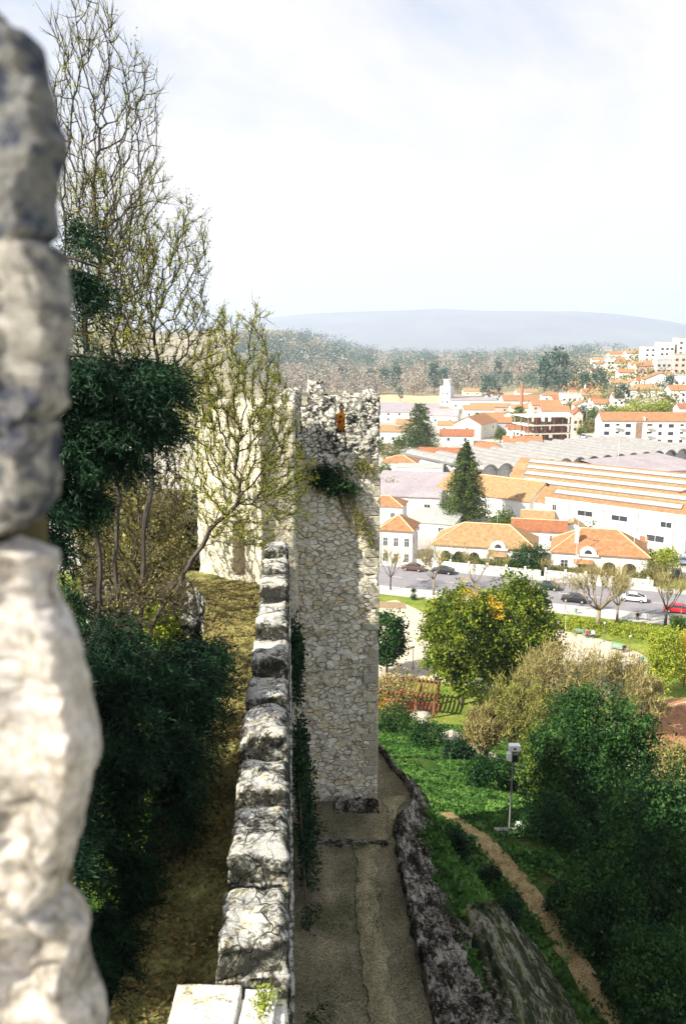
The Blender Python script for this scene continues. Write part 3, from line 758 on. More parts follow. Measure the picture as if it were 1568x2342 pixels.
def segs_mesh(name, nodes, par, rad, mat, parent, k=4, cap=None):
    i = np.where(par >= 0)[0]; a = nodes[par[i]]; b = nodes[i]; ra = rad[par[i]]; rb = rad[i]
    ra = np.minimum(ra, rb*1.5)
    t = b-a; t /= np.linalg.norm(t, axis=1)[:, None]+1e-9
    n1 = np.cross(t, np.array([.3, .5, .81])); n1 /= np.linalg.norm(n1, axis=1)[:, None]+1e-9; n2 = np.cross(t, n1)
    out = []
    for j in range(k):
        w0, w1 = 2*math.pi*j/k, 2*math.pi*(j+1)/k
        d0 = n1*math.cos(w0)+n2*math.sin(w0); d1 = n1*math.cos(w1)+n2*math.sin(w1)
        out.append(np.stack([a+d0*ra[:, None], a+d1*ra[:, None], b+t*.02+d1*rb[:, None], b+t*.02+d0*rb[:, None]], 1))
    return npmesh(name, np.concatenate(out).reshape(-1, 3), 4, mat, parent)
def blobs(lst, n, seed=0):
    r = np.random.default_rng(seed); w = np.array([b[2]*b[3] for b in lst], float); w /= w.sum(); out = []
    for b, m in zip(lst, r.multinomial(n, w)):
        px, py, rx, ry, Y, dY = b
        for _ in range(m):
            v = r.normal(size=3); v /= np.linalg.norm(v); q = r.random()**(1/3)
            out.append(P(px+rx*v[0]*q, py+ry*v[1]*q, Y+dY*v[2]*q))
    return np.array([tuple(p) for p in out])
def bare_tree(name, label, group, rootpx, lst, n, bud, seed, tip=.008, nbud=9000, step=.3, bsize=.07, ntw=7000, barkm='bark', kill=.5, tw=.022):
    roots = [P(*q) for q in rootpx]; rr_ = [roots[0]]
    for a, b in zip(roots, roots[1:]):
        m = max(1, int((b-a).length/step)); rr_ += [a.lerp(b, i/m)+noise.noise_vector(a.lerp(b, i/m)*1.3)*.12*(i < m) for i in range(1, m+1)]
    base = rr_[0]
    t = thing(name, label, 'tree', base, 0, group)
    A = blobs(lst, n, seed)
    nodes, par = colonize([tuple(p) for p in rr_], A, step, 2.6, kill, seed=seed, up=.22, maxn=17000)
    rad = radii(nodes, par, tip)
    L = nodes-np.array(tuple(base))
    segs_mesh('branches', L, par, rad, M[barkm], t, 5)
    thin = np.where(rad < tip*2.6)[0]; r = np.random.default_rng(seed)
    pick = r.choice(thin, ntw); d = nodes[pick]-nodes[np.maximum(par[pick], 0)]; d /= np.linalg.norm(d, axis=1)[:, None]+1e-9
    s = .12+.3*r.random(ntw); dv = d*1.2+r.normal(size=(ntw, 3))*.38+np.array([0, 0, .5]); dv /= np.linalg.norm(dv, axis=1)[:, None]
    a = L[pick]; b = a+dv*s[:, None]; side = np.cross(dv, r.normal(size=(ntw, 3))); side /= np.linalg.norm(side, axis=1)[:, None]; side *= tw*.5
    npmesh('twigs', np.stack([a-side, a+side, b+side*.3, b-side*.3], 1).reshape(-1, 3), 4, M[barkm], t)
    if nbud:
        q = r.integers(0, ntw, nbud); f = r.random(nbud)[:, None]
        c = a[q]*(1-f)+b[q]*f+r.normal(size=(nbud, 3))*.03
        npmesh('buds', quads(c, bsize, .55, seed=seed), 4, M[bud], t)
    return t
G1 = 'bare budding trees inside the wall'
bare_tree('bare_tree', 'tallest bare tree, its thin budding branches rising beside the near stones at the top left', G1,
    [(210, 1760, 15), (225, 1400, 15), (215, 1100, 15), (205, 900, 15), (200, 700, 15)],
    [(200, 90, 90, 120, 15, 1.8), (150, 250, 60, 150, 15, 1.8), (300, 230, 85, 130, 15.2, 1.8), (240, 430, 120, 150, 15, 2.2), (330, 330, 40, 80, 15, 1), (220, 640, 120, 140, 15, 2), (200, 780, 60, 80, 15, 1.5)],
    3600, 'bud', 3, .0062, 3400, .17, .04, 2600, kill=.30, tw=.011)
bare_tree('bare_tree', 'bare tree between the tallest one and the cedar with long rising twigs', G1,
    [(260, 1760, 16.5), (270, 1400, 16.5), (265, 1100, 16.5), (260, 950, 16.5), (262, 860, 16.5)],
    [(300, 560, 80, 150, 16.5, 2), (210, 520, 75, 170, 16.5, 2), (350, 440, 40, 80, 16.5, 1.2), (260, 740, 110, 90, 16.5, 2), (160, 480, 40, 110, 16.5, 1)],
    3200, 'bud', 6, .0062, 5200, .18, .045, 2600, kill=.32, tw=.011)
bare_tree('bare_tree', 'middle bare tree with yellow buds and ascending twigs above the cedar', G1,
    [(300, 1700, 17.5), (320, 1420, 17.5), (340, 1150, 17.5), (355, 950, 17.5), (375, 850, 17.5)],
    [(425, 560, 60, 110, 17.5, 1.8), (340, 640, 110, 150, 17.5, 2.2), (430, 700, 60, 110, 17.5, 1.8), (290, 780, 110, 110, 17.5, 2), (470, 800, 60, 70, 17, 1.5), (250, 600, 60, 110, 17, 1.5), (400, 890, 90, 70, 17.5, 1.8)],
    3900, 'bud', 5, .0066, 8500, .19, .05, 3400, kill=.34, tw=.012)
bare_tree('budding_tree', 'leaning tree with yellow green buds spreading its limbs over the wall walk', G1,
    [(300, 1560, 20), (345, 1440, 20), (420, 1310, 20), (480, 1210, 20), (545, 1150, 20)],
    [(592, 735, 22, 60, 20, .9), (510, 770, 50, 80, 20, 1.6), (600, 850, 48, 60, 20, 1.5), (520, 880, 90, 80, 20, 1.9), (440, 880, 50, 70, 19, 1.3), (610, 960, 80, 80, 20, 1.8), (480, 980, 90, 100, 20, 2), (630, 1080, 95, 90, 20.5, 1.8), (570, 1190, 110, 80, 20.5, 1.5), (500, 1110, 90, 90, 20, 1.8), (660, 1160, 45, 60, 21, 1.2)],
    4600, 'bud', 8, .0072, 21000, .21, .055, 6500, kill=.38, tw=.013)
bare_tree('brushy_tree', 'low brushy tree with brown twigs behind the leaning trunk left of the gate', G1,
    [(300, 1620, 24), (310, 1450, 24), (330, 1330, 24)],
    [(330, 1130, 120, 100, 24, 2.5), (250, 1180, 90, 100, 23, 2), (390, 1180, 60, 120, 24, 2), (300, 1290, 140, 90, 23, 2.5), (190, 1320, 70, 60, 21, 1.5), (400, 1310, 45, 70, 22, 1.2), (360, 1020, 70, 80, 24, 2)],
    3000, 'budred', 9, .009, 15000, .25, .07, 4200, kill=.42, tw=.016)
bare_tree('brushy_tree', 'dark low branches arching over the cedar left of the wall walk', G1,
    [(190, 1480, 16), (230, 1440, 16), (290, 1400, 16.5)],
    [(330, 1370, 110, 55, 17, 1.5), (270, 1410, 90, 65, 16, 1.5), (400, 1370, 45, 65, 18, 1.2)],
    600, 'budred', 12, .008, 4500, .24, .06, 2400, kill=.42, tw=.016)
# ---- cedars near the left edge -------------------------------------------
def cedar_mass(t, lst, n, seed, size=.20, per=26, mat='cedar'):
    base = np.array(tuple(t.location)); r = np.random.default_rng(seed)
    C = blobs(lst, n, seed)
    ce = np.array([tuple(P(b[0], b[1], b[4])) for b in lst]); dd = np.linalg.norm(C[:, None]-ce[None], axis=2); near = ce[dd.argmin(1)]
    hd = np.linalg.norm((C-near)[:, :2], axis=1); tier = .62
    C[:, 2] = np.round((C[:, 2]+C[:, 0]*.12)/tier)*tier-C[:, 0]*.12+r.normal(size=n)*.10-hd*.10
    kp = np.array([noise.noise(Vector(tuple(c*1.15))) > -.13 for c in C]); C = C[kp]; n = len(C)
    # fronds: drooping sprays, needles comb out on both sides
    dirs = r.normal(size=(n, 3)); dirs[:, 2] = -np.abs(dirs[:, 2])*.5-.15; dirs[:, 0] += .7; dirs /= np.linalg.norm(dirs, axis=1)[:, None]
    ln = .28+.35*r.random(n)
    k = np.tile(np.arange(per)/per, (n, 1))
    pts = C[:, None]+dirs[:, None]*(k*ln[:, None])[..., None]+r.normal(size=(n, per, 3))*.035
    pts[..., 2] -= (k**2*.16)
    pts = pts.reshape(-1, 3)-base; D = np.repeat(dirs, per, 0)
    N = len(pts); a = D*.6+r.normal(size=(N, 3))*.6; a[:, 2] -= .15; a /= np.linalg.norm(a, axis=1)[:, None]
    b = np.cross(a, r.normal(size=(N, 3))); b /= np.linalg.norm(b, axis=1)[:, None]; s = (size*(.5+.8*r.random(N)))[:, None]
    v = np.stack([pts, pts+a*s*.5+b*s*.09, pts+a*s, pts+a*s*.5-b*s*.09], 1).reshape(-1, 3)
    npmesh('foliage', v, 4, M[mat], t)
    mb = MB(); tr = t['_trunk'] if '_trunk' in t else None
    return mb
t = thing('cedar_tree', 'dark green cedar boughs spreading from behind the near stones above the walk', 'tree', (-7.2, 12.5, 25.6), 0)
up = [(165, 590, 26, 36, 12, .5), (182, 620, 26, 30, 12, .4), (155, 665, 26, 30, 12, .5), (205, 815, 90, 26, 12, 1), (290, 838, 90, 26, 12, .9), (355, 868, 42, 24, 12, .6), (225, 880, 110, 26, 12, 1.1), (320, 905, 70, 24, 12, .8), (200, 945, 100, 30, 12, 1), (300, 965, 55, 24, 12, .6), (185, 1005, 70, 34, 12, .8), (270, 1030, 34, 22, 12, .5), (345, 945, 24, 18, 12, .3),
  (165, 1070, 46, 40, 11.5, .6), (158, 1140, 36, 50, 11.5, .4), (172, 1190, 22, 50, 11.5, .3), (60, 1200, 90, 26, 11, .5), (90, 880, 90, 110, 12, .9), (60, 1020, 90, 100, 12, .9)]
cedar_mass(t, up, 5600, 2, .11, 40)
mb = MB(); b0 = Vector(t.location)
mb.tube([(0, 0, 0), (.1, 0, 8), (0, .1, 15), (0, 0, 22)], [.34, .27, .17, .03], 8)
for px, py, rx, ry, Y, dY in up:
    e = P(px, py, Y)-b0; z0 = min(20, max(2, e.z-.3)); s = Vector((.05, 0, z0))
    mb.tube([s, s.lerp(e, .5)+Vector((0, 0, .25)), e, e+Vector((.4, 0, -.15))], [.08, .05, .03, .01], 5)
mb.build('trunk', M['bark'], t, True)
t = thing('cedar_tree', 'low dark cedar with drooping sprays hiding the left edge of the wall walk', 'tree', (-6.3, 10.5, 25.6), 0)
low = [(280, 1560, 110, 90, 13, 1.2), (430, 1510, 75, 55, 13.5, .9), (470, 1500, 38, 45, 14, .6), (400, 1590, 100, 70, 13, 1), (290, 1700, 130, 90, 12, 1.2), (380, 1730, 70, 70, 12, .8), (300, 1830, 110, 70, 11.5, 1), (390, 1830, 45, 50, 11.5, .6), (230, 1950, 80, 45, 11, .8), (290, 2010, 55, 55, 10.5, .6), (215, 2120, 60, 70, 10, .7), (265, 2190, 45, 50, 9.5, .5), (230, 2290, 50, 60, 9, .5), (250, 1460, 70, 50, 13, .8), (150, 1400, 40, 40, 14, .6), (60, 1500, 120, 90, 11, 1.3), (20, 1700, 130, 110, 9.5, 1.5), (0, 1950, 140, 120, 8, 1.5), (100, 1850, 90, 110, 10, 1.3)]
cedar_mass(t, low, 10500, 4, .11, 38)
cedar_mass(t, [(-560, 1850, 330, 280, 8, 2.2), (-260, 1760, 240, 260, 10, 1.8)], 3000, 5, .2, 24)  # unseen foliage out of frame, added to shade the walk
mb = MB(); b0 = Vector(t.location)
mb.tube([(0, 0, 0), (0, 0, 6), (0, 0, 11)], [.26, .17, .03], 8)
for px, py, rx, ry, Y, dY in low:
    e = P(px, py, Y)-b0; s = Vector((0, 0, min(10, max(1.5, e.z-.6))))
    mb.tube([s, s.lerp(e, .5)+Vector((0, 0, .3)), e], [.07, .045, .012], 5)
mb.build('trunk', M['bark'], t, True)
# ---- shrubs and vines on the walls ---------------------------------------
def leafy(name, label, cat, base, pts, size, mat, seed=0, aspect=.6, group=None, part='foliage', stems=None, n=None):
    t = thing(name, label, cat, base, 0, group); b = np.array(tuple(base))
    npmesh(part, quads(np.asarray(pts)-b, size, aspect, seed=seed), 4, M[mat], t)
    if stems:
        mb = MB(); 
        for st in stems: mb.tube([Vector(q)-Vector(base) for q in st], [.03, .02, .008], 4)
        mb.build('stem', M['trunkb'], t)
    return t
def clumps(centres, per, sig, seed=0):
    r = np.random.default_rng(seed); c = np.asarray(centres)
    return (c[:, None]+r.normal(size=(len(c), per, 3))*np.asarray(sig)).reshape(-1, 3)
ivs = [('tall dark ivy hanging on the outer wall face beside the tower', [(24.2+i*.1, 31.6-i*.12) for i in range(0, 14)]),
       ('bushy ivy clump halfway down the outer wall face', [(21.6+i*.13, 29.4-i*.15) for i in range(0, 14)]),
       ('thick ivy bush at the foot of the wall just before the tower', [(21.5+i*.22, 26.8-(i % 5)*.4) for i in range(0, 18)])]
for k, (lb, pl) in enumerate(ivs):
    cs = []
    for (Y, z) in pl:
        for _ in range(6):
            y = Y+random.gauss(0, .35); w = (34.3-z)/10*.42
            cs.append((wallx(y)+w+abs(random.gauss(.04, .09 if k < 2 else .15)), y, z+random.gauss(0, .45)))
    leafy('ivy', lb, 'ivy', (wallx(pl[0][0])+.3, pl[0][0], 24.4), clumps(cs, 46, (.09, .18, .2), k), .11, 'ivy', k, stems=[[(wallx(pl[0][0])+.4, pl[0][0], 24.4), (wallx(pl[0][0])+.3, pl[0][0], 27), (wallx(pl[0][0])+.2, pl[0][0], 29)]], group='ivy on the outer wall face')
cs = [(wallx(y)+.38+random.random()**2*.5, y, 24.4+random.random()*.3) for y in np.linspace(10, 26, 420) if noise.noise((y*.9, 3.3, 0)) > .05]
tag(npmesh('wall_foot_weeds', quads(clumps(cs, 14, (.08, .1, .12), 3), .10, .35, seed=5), 4, M['ivy']), kind='stuff')
cs = [(-.55+random.gauss(0, .26), 26.8+random.gauss(0, .12), 36.6+random.gauss(0, .22)) for _ in range(34)]+[(-.1+random.gauss(0, .25), 26.8, 36.4+random.gauss(0, .12)) for _ in range(8)]
leafy('wall_shrub', 'dark green shrub rooted high in the tower face below the woman', 'shrub', (-.5, 27, 36.3), clumps(cs, 70, .13, 8), .15, 'ivy', 9, .3,
      stems=[[(-.3, 27, 36.4), (.0, 26.85, 35.5), (.35, 26.9, 34.8)], [(-.2, 27, 36.2), (.15, 26.88, 35.3), (.55, 26.92, 34.6)]])
cs = [(.1+.12*i+random.gauss(0, .08), 26.86, 36.2-.26*i+random.gauss(0, .12)) for i in range(8) for _ in range(4)]
leafy('hanging_roots', 'brown dead stems trailing down the tower face beneath the shrub', 'shrub', (.3, 26.9, 35.2), clumps(cs, 26, (.07, .04, .16), 9), .2, 'trunkb2' if 'trunkb2' in M else 'olive', 10, .12)
cs = [(min(1.1, .75+random.gauss(0, .18)), 26.9, 37.0+random.gauss(0, .16)) for _ in range(18)]
leafy('dry_tuft', 'dry brown tuft on the upper right of the tower face', 'plant', (.9, 27, 36.9), clumps(cs, 40, .08, 10), .12, 'olive', 11, .2)
cs = [(-.72+random.gauss(0, .06), 6.5+random.gauss(0, .1), 34.9) for _ in range(12)]
leafy('grass_tuft', 'small green weeds growing between the nearest top stones of the wall', 'plant', (-.72, 6.5, 34.8), clumps(cs, 30, (.04, .05, .05), 11), .055, 'lime', 12, .3)
# ---- generic trees -----------------------------------------------------------
def crown_pts(rad, ncl, per, sig, seed, lo=.5, flat=.0):
    r = np.random.default_rng(seed); v = r.normal(size=(ncl, 3)); v /= np.linalg.norm(v, axis=1)[:, None]
    q = lo+(1-lo)*r.random(ncl)**.6
    lump = np.array([1+.34*noise.noise(Vector(tuple(x*1.5+seed)))+.22*noise.noise(Vector(tuple(x*3.7+seed*2))) for x in v])
    c = v*q[:, None]*np.asarray(rad)*lump[:, None]
    if flat: c[:, 2] = np.where(c[:, 2] < 0, c[:, 2]*(1-flat), c[:, 2])
    sg = (sig*(.55+.9*r.random(ncl)))[:, None, None]
    p = (c[:, None]+r.normal(size=(ncl, per, 3))*sg).reshape(-1, 3)
    f = 2.6/max(rad); g = np.array([noise.noise(Vector((x*f+seed, y*f, z*f))) for x, y, z in p[::6]])
    return p[np.repeat(g > -.16, 6)[:len(p)] if len(p) <= len(g)*6 else slice(None)]
def limbs(mb, h0, rad, cz, n, seed, r0):
    r = random.Random(seed); mb.tube([(0, 0, -.3), (r.uniform(-.1, .1), 0, h0*.5), (0, 0, h0)], [r0*1.25, r0, r0*.85], 8)
    for i in range(n):
        a = 2*math.pi*i/n+r.uniform(-.4, .4); e = Vector((math.cos(a)*rad[0]*.6, math.sin(a)*rad[1]*.6, cz+rad[2]*r.uniform(-.3, .6)))
        s = Vector((0, 0, h0*r.uniform(.7, 1))); m = s.lerp(e, .5)+Vector((r.uniform(-.3, .3), r.uniform(-.3, .3), .3))
        mb.tube([s, m, e], [r0*.6, r0*.35, r0*.1], 5)
def leaf_tree(name, label, base, rad, cz, mat, leaf, ncl, per, sig, seed, group=None, r0=.25, trunkmat='trunkb', lo=.5, cat='tree', aspect=.55, flat=0, h0=None, mat2=None, up=None, upw=0):
    t = thing(name, label, cat, base, 0, group)
    mb = MB(); limbs(mb, h0 or max(.5, cz-rad[2]*.6), rad, cz, 6, seed, r0); mb.build('trunk', M[trunkmat], t, True)
    p = crown_pts(rad, ncl, per, sig, seed, lo, flat); p[:, 2] += cz
    mats = [M[mat]]; mi = None
    if mat2:
        mats.append(M[mat2]); mi = ((p[:, 2] > cz+rad[2]*.5) & (np.array([noise.noise(Vector((x*.28, y*.28, 4.4))) for x, y in p[:, :2]]) > .2)).astype(int)
    npmesh('crown', quads(p, leaf, aspect, seed=seed, up=up, upw=upw), 4, M[mat], t, mats, mi)
    return t
def conifer(name, label, base, H, Rm, mat, leaf, seed, layers=16, group=None, q=1.0, broad=.8, cat='tree', bare=.12, per=9):
    t = thing(name, label, cat, base, 0, group); r = np.random.default_rng(seed)
    mb = MB().tube([(0, 0, -.2), (0, 0, H*.5), (0, 0, H*.97)], [H*.022, H*.015, .03], 7); pts = []
    for L in range(layers):
        f = bare+(1-bare)*L/layers; rr = Rm*(1-f)**broad*(.85+.3*r.random()); nb = max(4, int(12*(1-f)+4))
        for b in range(nb):
            a = 2*math.pi*(b+r.random())/nb; ln = rr*(.7+.45*r.random())+.15
            for s in range(int(7*q)+2):
                g = .2+.8*s/(7*q+1); x, y = math.cos(a)*ln*g, math.sin(a)*ln*g
                z = f*H+H*.02*r.normal()-ln*.22*g*g+ln*.10*g
                pts.append(r.normal(size=(per, 3))*np.array([.07, .07, .028])*(ln*1.3+.6)+np.array([x, y, z]))
            if b % 2 == 0: mb.tube([(0, 0, f*H), (math.cos(a)*ln*.8, math.sin(a)*ln*.8, f*H-ln*.06)], [.05, .015], 4)
    mb.build('trunk', M['trunkb'], t)
    npmesh('crown', quads(np.concatenate(pts), leaf, .5, seed=seed, droop=.2), 4, M[mat], t)
    return t
def sizeat(p): return (p.y*cp-(p.z-CAM_Z)*sp)/FPX      # metres per picture unit at a point
def tree_px(fn, name, label, bx, by, w, h, *a, z=None, **k):
    base = GT(bx, by) if z is None else G(bx, by, z); m = sizeat(base); return base, w*m/2, h*m/ math.cos(PITCH*.5)
# big evergreens below the wall, bottom right
def big(name, label, cx_, cy_, rx, ry, Y, mat, seed, ncl=620, per=60, leaf=.2, sig=.34, dk=None, **k):
    c = P(cx_, cy_, Y); m = sizeat(c); g = gz(c.x, c.y)
    base = Vector((c.x, c.y, g)); return leaf_tree(name, label, base, (rx*m, rx*m, ry*m), c.z-g, mat, leaf, ncl, per, sig, seed, trunkmat='bark', **k)
G2 = 'big dark evergreens below the wall'
big('evergreen_tree', 'large dark green tree right of the floodlight pole with a lit upper left side', 1352, 1770, 128, 205, 44, 'dkgreen', 21, 900, 75, group=G2)
big('evergreen_tree', 'bright green shoulder of foliage left of the large dark tree', 1262, 1745, 62, 95, 47, 'midgreen', 28, 300, 60, group=G2)
big('evergreen_tree', 'dark evergreen filling the lower right corner', 1500, 2010, 150, 230, 33, 'dkgreen', 22, 800, 75, .2, .36, group=G2)
big('evergreen_tree', 'dark evergreen low beside the dirt path at the bottom right', 1370, 2120, 85, 150, 31, 'dkgreen', 23, 420, 70, .17, .3, group=G2)
big('evergreen_tree', 'shadowed evergreen between the floodlight and the lower right corner', 1260, 1925, 72, 105, 39, 'dkgreen', 24, 380, 65, .17, .3, group=G2)
big('evergreen_tree', 'darkest evergreen at the very bottom right of the slope', 1500, 2300, 120, 160, 27, 'dkgreen', 25, 460, 70, .16, .28, group=G2)
big('shrub', 'yellow green bush with dry twigs below the tiled roof corner', 1525, 1760, 62, 62, 55, 'olive', 26, 240, 60, .2, .3, cat='shrub')
# park round tree with two lobes
def park_tree(name, label, bx, by, cx_, cy_, rx, ry, mat, seed, ncl, per, leaf, sig, **k):
    b = G(bx, by, 0); m = sizeat(b); cz = (by-cy_)*m*1.03
    return leaf_tree(name, label, b, (rx*m, rx*m, ry*m), cz, mat, leaf, ncl, per, sig, seed, **k)
park_tree('round_tree', 'big round bright green park tree with golden top behind the pergola', 1056, 1612, 1045, 1455, 98, 118, 'laurel', 31, 800, 60, .36, .42, r0=.22, trunkmat='bark_lit', mat2='orangel', h0=3.2)
park_tree('round_tree', 'tall round dark sided park tree right of the golden topped one', 1170, 1600, 1165, 1450, 92, 128, 'laurel', 32, 800, 60, .36, .42, r0=.25, trunkmat='bark_lit', mat2='laurel')
park_tree('evergreen_tree', 'small dark tree beside the tower edge in the park', 884, 1545, 884, 1460, 42, 62, 'dkgreen', 33, 170, 50, .4, .4, r0=.15)
park_tree('young_tree', 'small lime green tree at the right edge of the park', 1512, 1592, 1514, 1496, 44, 66, 'lime', 34, 230, 40, .3, .35, r0=.12, trunkmat='bark_lit', lo=.35)
park_tree('shrub', 'orange brown dry bush at the right end of the park', 1562, 1570, 1562, 1500, 14, 60, 'orangel', 35, 60, 40, .3, .3, r0=.08, cat='shrub')
# tan leafless scrub
def scrub(label, cx_, cy_, rx, ry, Y, mat, seed, n, L=.5, w=.06, group='leafless scrub between the park and the slope'):
    c = P(cx_, cy_, Y); m = sizeat(c); g = gz(c.x, c.y); t = thing('leafless_shrub', label, 'shrub', (c.x, c.y, g), 0, group)
    r = np.random.default_rng(seed); ncl = 70; v = r.normal(size=(ncl, 3)); v /= np.linalg.norm(v, axis=1)[:, None]; v *= (.25+.7*r.random(ncl)**.5)[:, None]
    cc = v*np.array([rx*m, rx*m, ry*m])+np.array([0, 0, c.z-g])
    n = int(n*.62); k = r.integers(0, ncl, n); o = cc[k]+r.normal(size=(n, 3))*np.array([.5, .5, .6])*rx*m*.22
    d = r.normal(size=(n, 3))*.62+np.array([0, 0, 1])+ (cc[k]-np.array([0, 0, c.z-g-ry*m]))*.05
    d /= np.linalg.norm(d, axis=1)[:, None]; s = np.cross(d, r.normal(size=(n, 3))); s /= np.linalg.norm(s, axis=1)[:, None]; l = (L*(.4+r.random(n)))[:, None]
    o[:, 2] = np.maximum(o[:, 2], .1)
    gk = np.array([noise.noise(Vector(tuple(q*.9+seed))) > -.2 for q in o]); o, s, d, l = o[gk], s[gk], d[gk], l[gk]
    npmesh('twigs', np.stack([o-s*w*.5, o+s*w*.5, o+d*l+s*w*.2, o+d*l-s*w*.2], 1).reshape(-1, 3), 4, M[mat], t)
    npmesh('buds', quads((o+d*l*.9)[::2], .16, .5, seed=seed), 4, M['olive' if mat == 'twig' else 'bud'], t)
    mb = MB(); rr = random.Random(seed)
    for i in range(40):
        e = cc[i]; mb.tube([(rr.uniform(-.4, .4), rr.uniform(-.4, .4), -.1), (e[0]*.4, e[1]*.4, e[2]*.55), tuple(e)], [.07, .045, .015], 5)
    mb.build('stems', M['bark_lit'], t); return t
scrub('wide tan leafless shrub in front of the sandy plaza', 1290, 1560, 120, 78, 68, 'twig', 41, 22000)
scrub('tan brown leafless thicket below the round tree', 1190, 1625, 85, 80, 64, 'olive', 42, 15000)
scrub('golden dry shrub beside the small garden path', 1105, 1665, 55, 45, 63, 'twig', 43, 8000)
scrub('reddish bare bush left of the tiled roof corner', 1470, 1600, 55, 62, 66, 'twig', 44, 9000)
scrub('pale bare bush just in front of the sandy path right', 1420, 1530, 50, 32, 72, 'twig', 45, 5000)
# bushes and herb cover on the slope
def bush(label, cx_, by, rx, ry, mat, seed, n=120, leaf=.22, name='bush', group='bushes on the slope'):
    b = GT(cx_, by); m = sizeat(b)
    return leaf_tree(name, label, b, (rx*m, rx*m, ry*m), ry*m*.7, mat, leaf, n, 45, rx*m*.14, seed, group, r0=.04, cat='shrub', lo=.4, h0=.3)
bush('dark bush below the pergola beside the tower', 905, 1672, 48, 34, 'dkgreen', 51)
bush('dark rounded bush left of the small garden path', 975, 1705, 42, 36, 'dkgreen', 52)
bush('grey green bush at the edge of the garden path bend', 1050, 1735, 40, 26, 'ivy', 53)
bush('dark scrub clump left of the floodlight pole', 1110, 1800, 50, 42, 'dkgreen', 54, 150)
bush('bushy clump right behind the floodlight pole', 1200, 1820, 48, 50, 'ivy', 55, 150)
bush('low olive bush beside the curved outer wall', 885, 1650, 26, 20, 'olive', 56, 60)
bush('dark ivy clump on the slope between the rock and the dirt path', 1150, 2110, 46, 26, 'ivy', 57, 130, .12)
bush('dark ivy clump just outside the outer wall', 1040, 1960, 34, 34, 'ivy', 58, 130, .12)
bush('dark weeds just above the dirt path bend', 1120, 2010, 26, 14, 'ivy', 59, 70, .1)
bush('leafy bush right of the dirt path near the bottom', 1290, 2080, 42, 40, 'dkgreen', 60, 160, .13)
cs = []; rr = random.Random(4)
while len(cs) < 78000:
    Y = 14+66*rr.random()**1.2; x = 2.2+26*rr.random()*min(1, Y/45+.25)
    if x < lerp(XB, Y)-.9: continue
    if noise.noise((x*.35, Y*.35, 1)) < -.35: continue
    p = Vector((x, Y))
    if min((p-Vector((q.x, q.y))).length for q in pth) < .35+.45*rr.random() or min((p-Vector((q.x, q.y))).length for q in pth2) < 1.1: 
        continue
    if any((Vector((a.x, a.y)).lerp(Vector((b.x, b.y)), f)-p).length < .35+.4*rr.random() for a, b in zip(pth, pth[1:]) for f in (.25, .5, .75)): continue
    if Y < 31 and inside(x, Y) and noise.noise((x*.8, Y*.8, 7)) < .25: continue
    cs.append((x, Y, gz(x, Y)+.12+.3*max(0, noise.noise((x*.6, Y*.6, 0)))*rr.random()))
tag(npmesh('slope_herbs', quads(np.array(cs)+np.array([0, 0, .05]), .30, .5, seed=4), 4, M['grassy']), kind='stuff')
cs = []
while len(cs) < 16000:
    x = -14+rr.random()*11; Y = 8+40*rr.random()
    if x > wallx(Y)-2.6: continue
    cs.append((x, Y, 25.65+.1*rr.random()))
tag(npmesh('courtyard_grass', quads(np.array(cs), .16, .3, seed=6), 4, M['lime']), kind='stuff')
# masonry stub and background brush inside the castle
st_ = thing('ruined_pillar', 'brown masonry stub standing left of the far end of the wall walk', 'ruined wall', (-4.7, 21.8, 25.6))
child(rough('pillar_body', XZ(398, 21.5, 33), XZ(448, 21.5, 33), 21.5, 22.4, 25.5, 33.4, .12, M['curtain'], None, .08, 1, .07, 4, (0, 0, 0, 0), .2, 1.3), st_)
st_ = thing('inner_wall', 'weathered inner castle wall half hidden behind the brushy branches', 'castle wall', (-9, 30, 25.6))
child(rough('wall_body', XZ(200, 34, 33), XZ(462, 33, 33), 33, 33.9, 25.4, 35.0, .3, M['curtain'], None, .08, 1, .07, 3, (0, 0, 0, 0), .3, 1.3), st_)
big('evergreen_tree', 'dark leafy tree behind the brushy branches left of the gate wall', 345, 1260, 75, 130, 29, 'olive', 61, 200, 60, .16, .35, group='trees inside the castle')
big('evergreen_tree', 'yellowish leafy tree behind the cedar and the bare trees', 255, 1160, 80, 130, 31, 'olive', 62, 200, 60, .16, .35, group='trees inside the castle')
big('shrub', 'green shrub in the sunny gap below the leaning trunk', 365, 1440, 32, 52, 21, 'lime', 63, 80, 60, .1, .16, cat='shrub')

cs = []
for i in range(6000):
    Y = 12+16*rr.random()**.8; x = wallx(Y)+.5+rr.random()*3; cs.append((x, Y, 24.37+.02*rr.random()))
r_ = quads(np.array(cs), .06, .7, seed=14).reshape(-1, 4, 3); zc = r_[:, :, 2].mean(1, keepdims=True); r_[:, :, 2] = zc+(r_[:, :, 2]-zc)*.3
tag(npmesh('path_pebbles', r_.reshape(-1, 3), 4, noisy('pebbles', (.10,.09,.06), (.34,.31,.22), 9)), kind='stuff')

cs = []
for i in range(420):
    Y = 12+16*rr.random(); x = wallx(Y)+.6+3.2*rr.random()
    if noise.noise((x*.7, Y*.5, 3)) > .12 or Y > 25.6 and rr.random() < .4: cs.append((x, Y, 24.37))
p_ = clumps(cs, 26, (.12, .14, .02), 31); p_[:, 2] = np.maximum(p_[:, 2], 24.35)
tag(npmesh('path_weeds', quads(p_, .06, .4, seed=33), 4, M['midgreen']), kind='stuff')
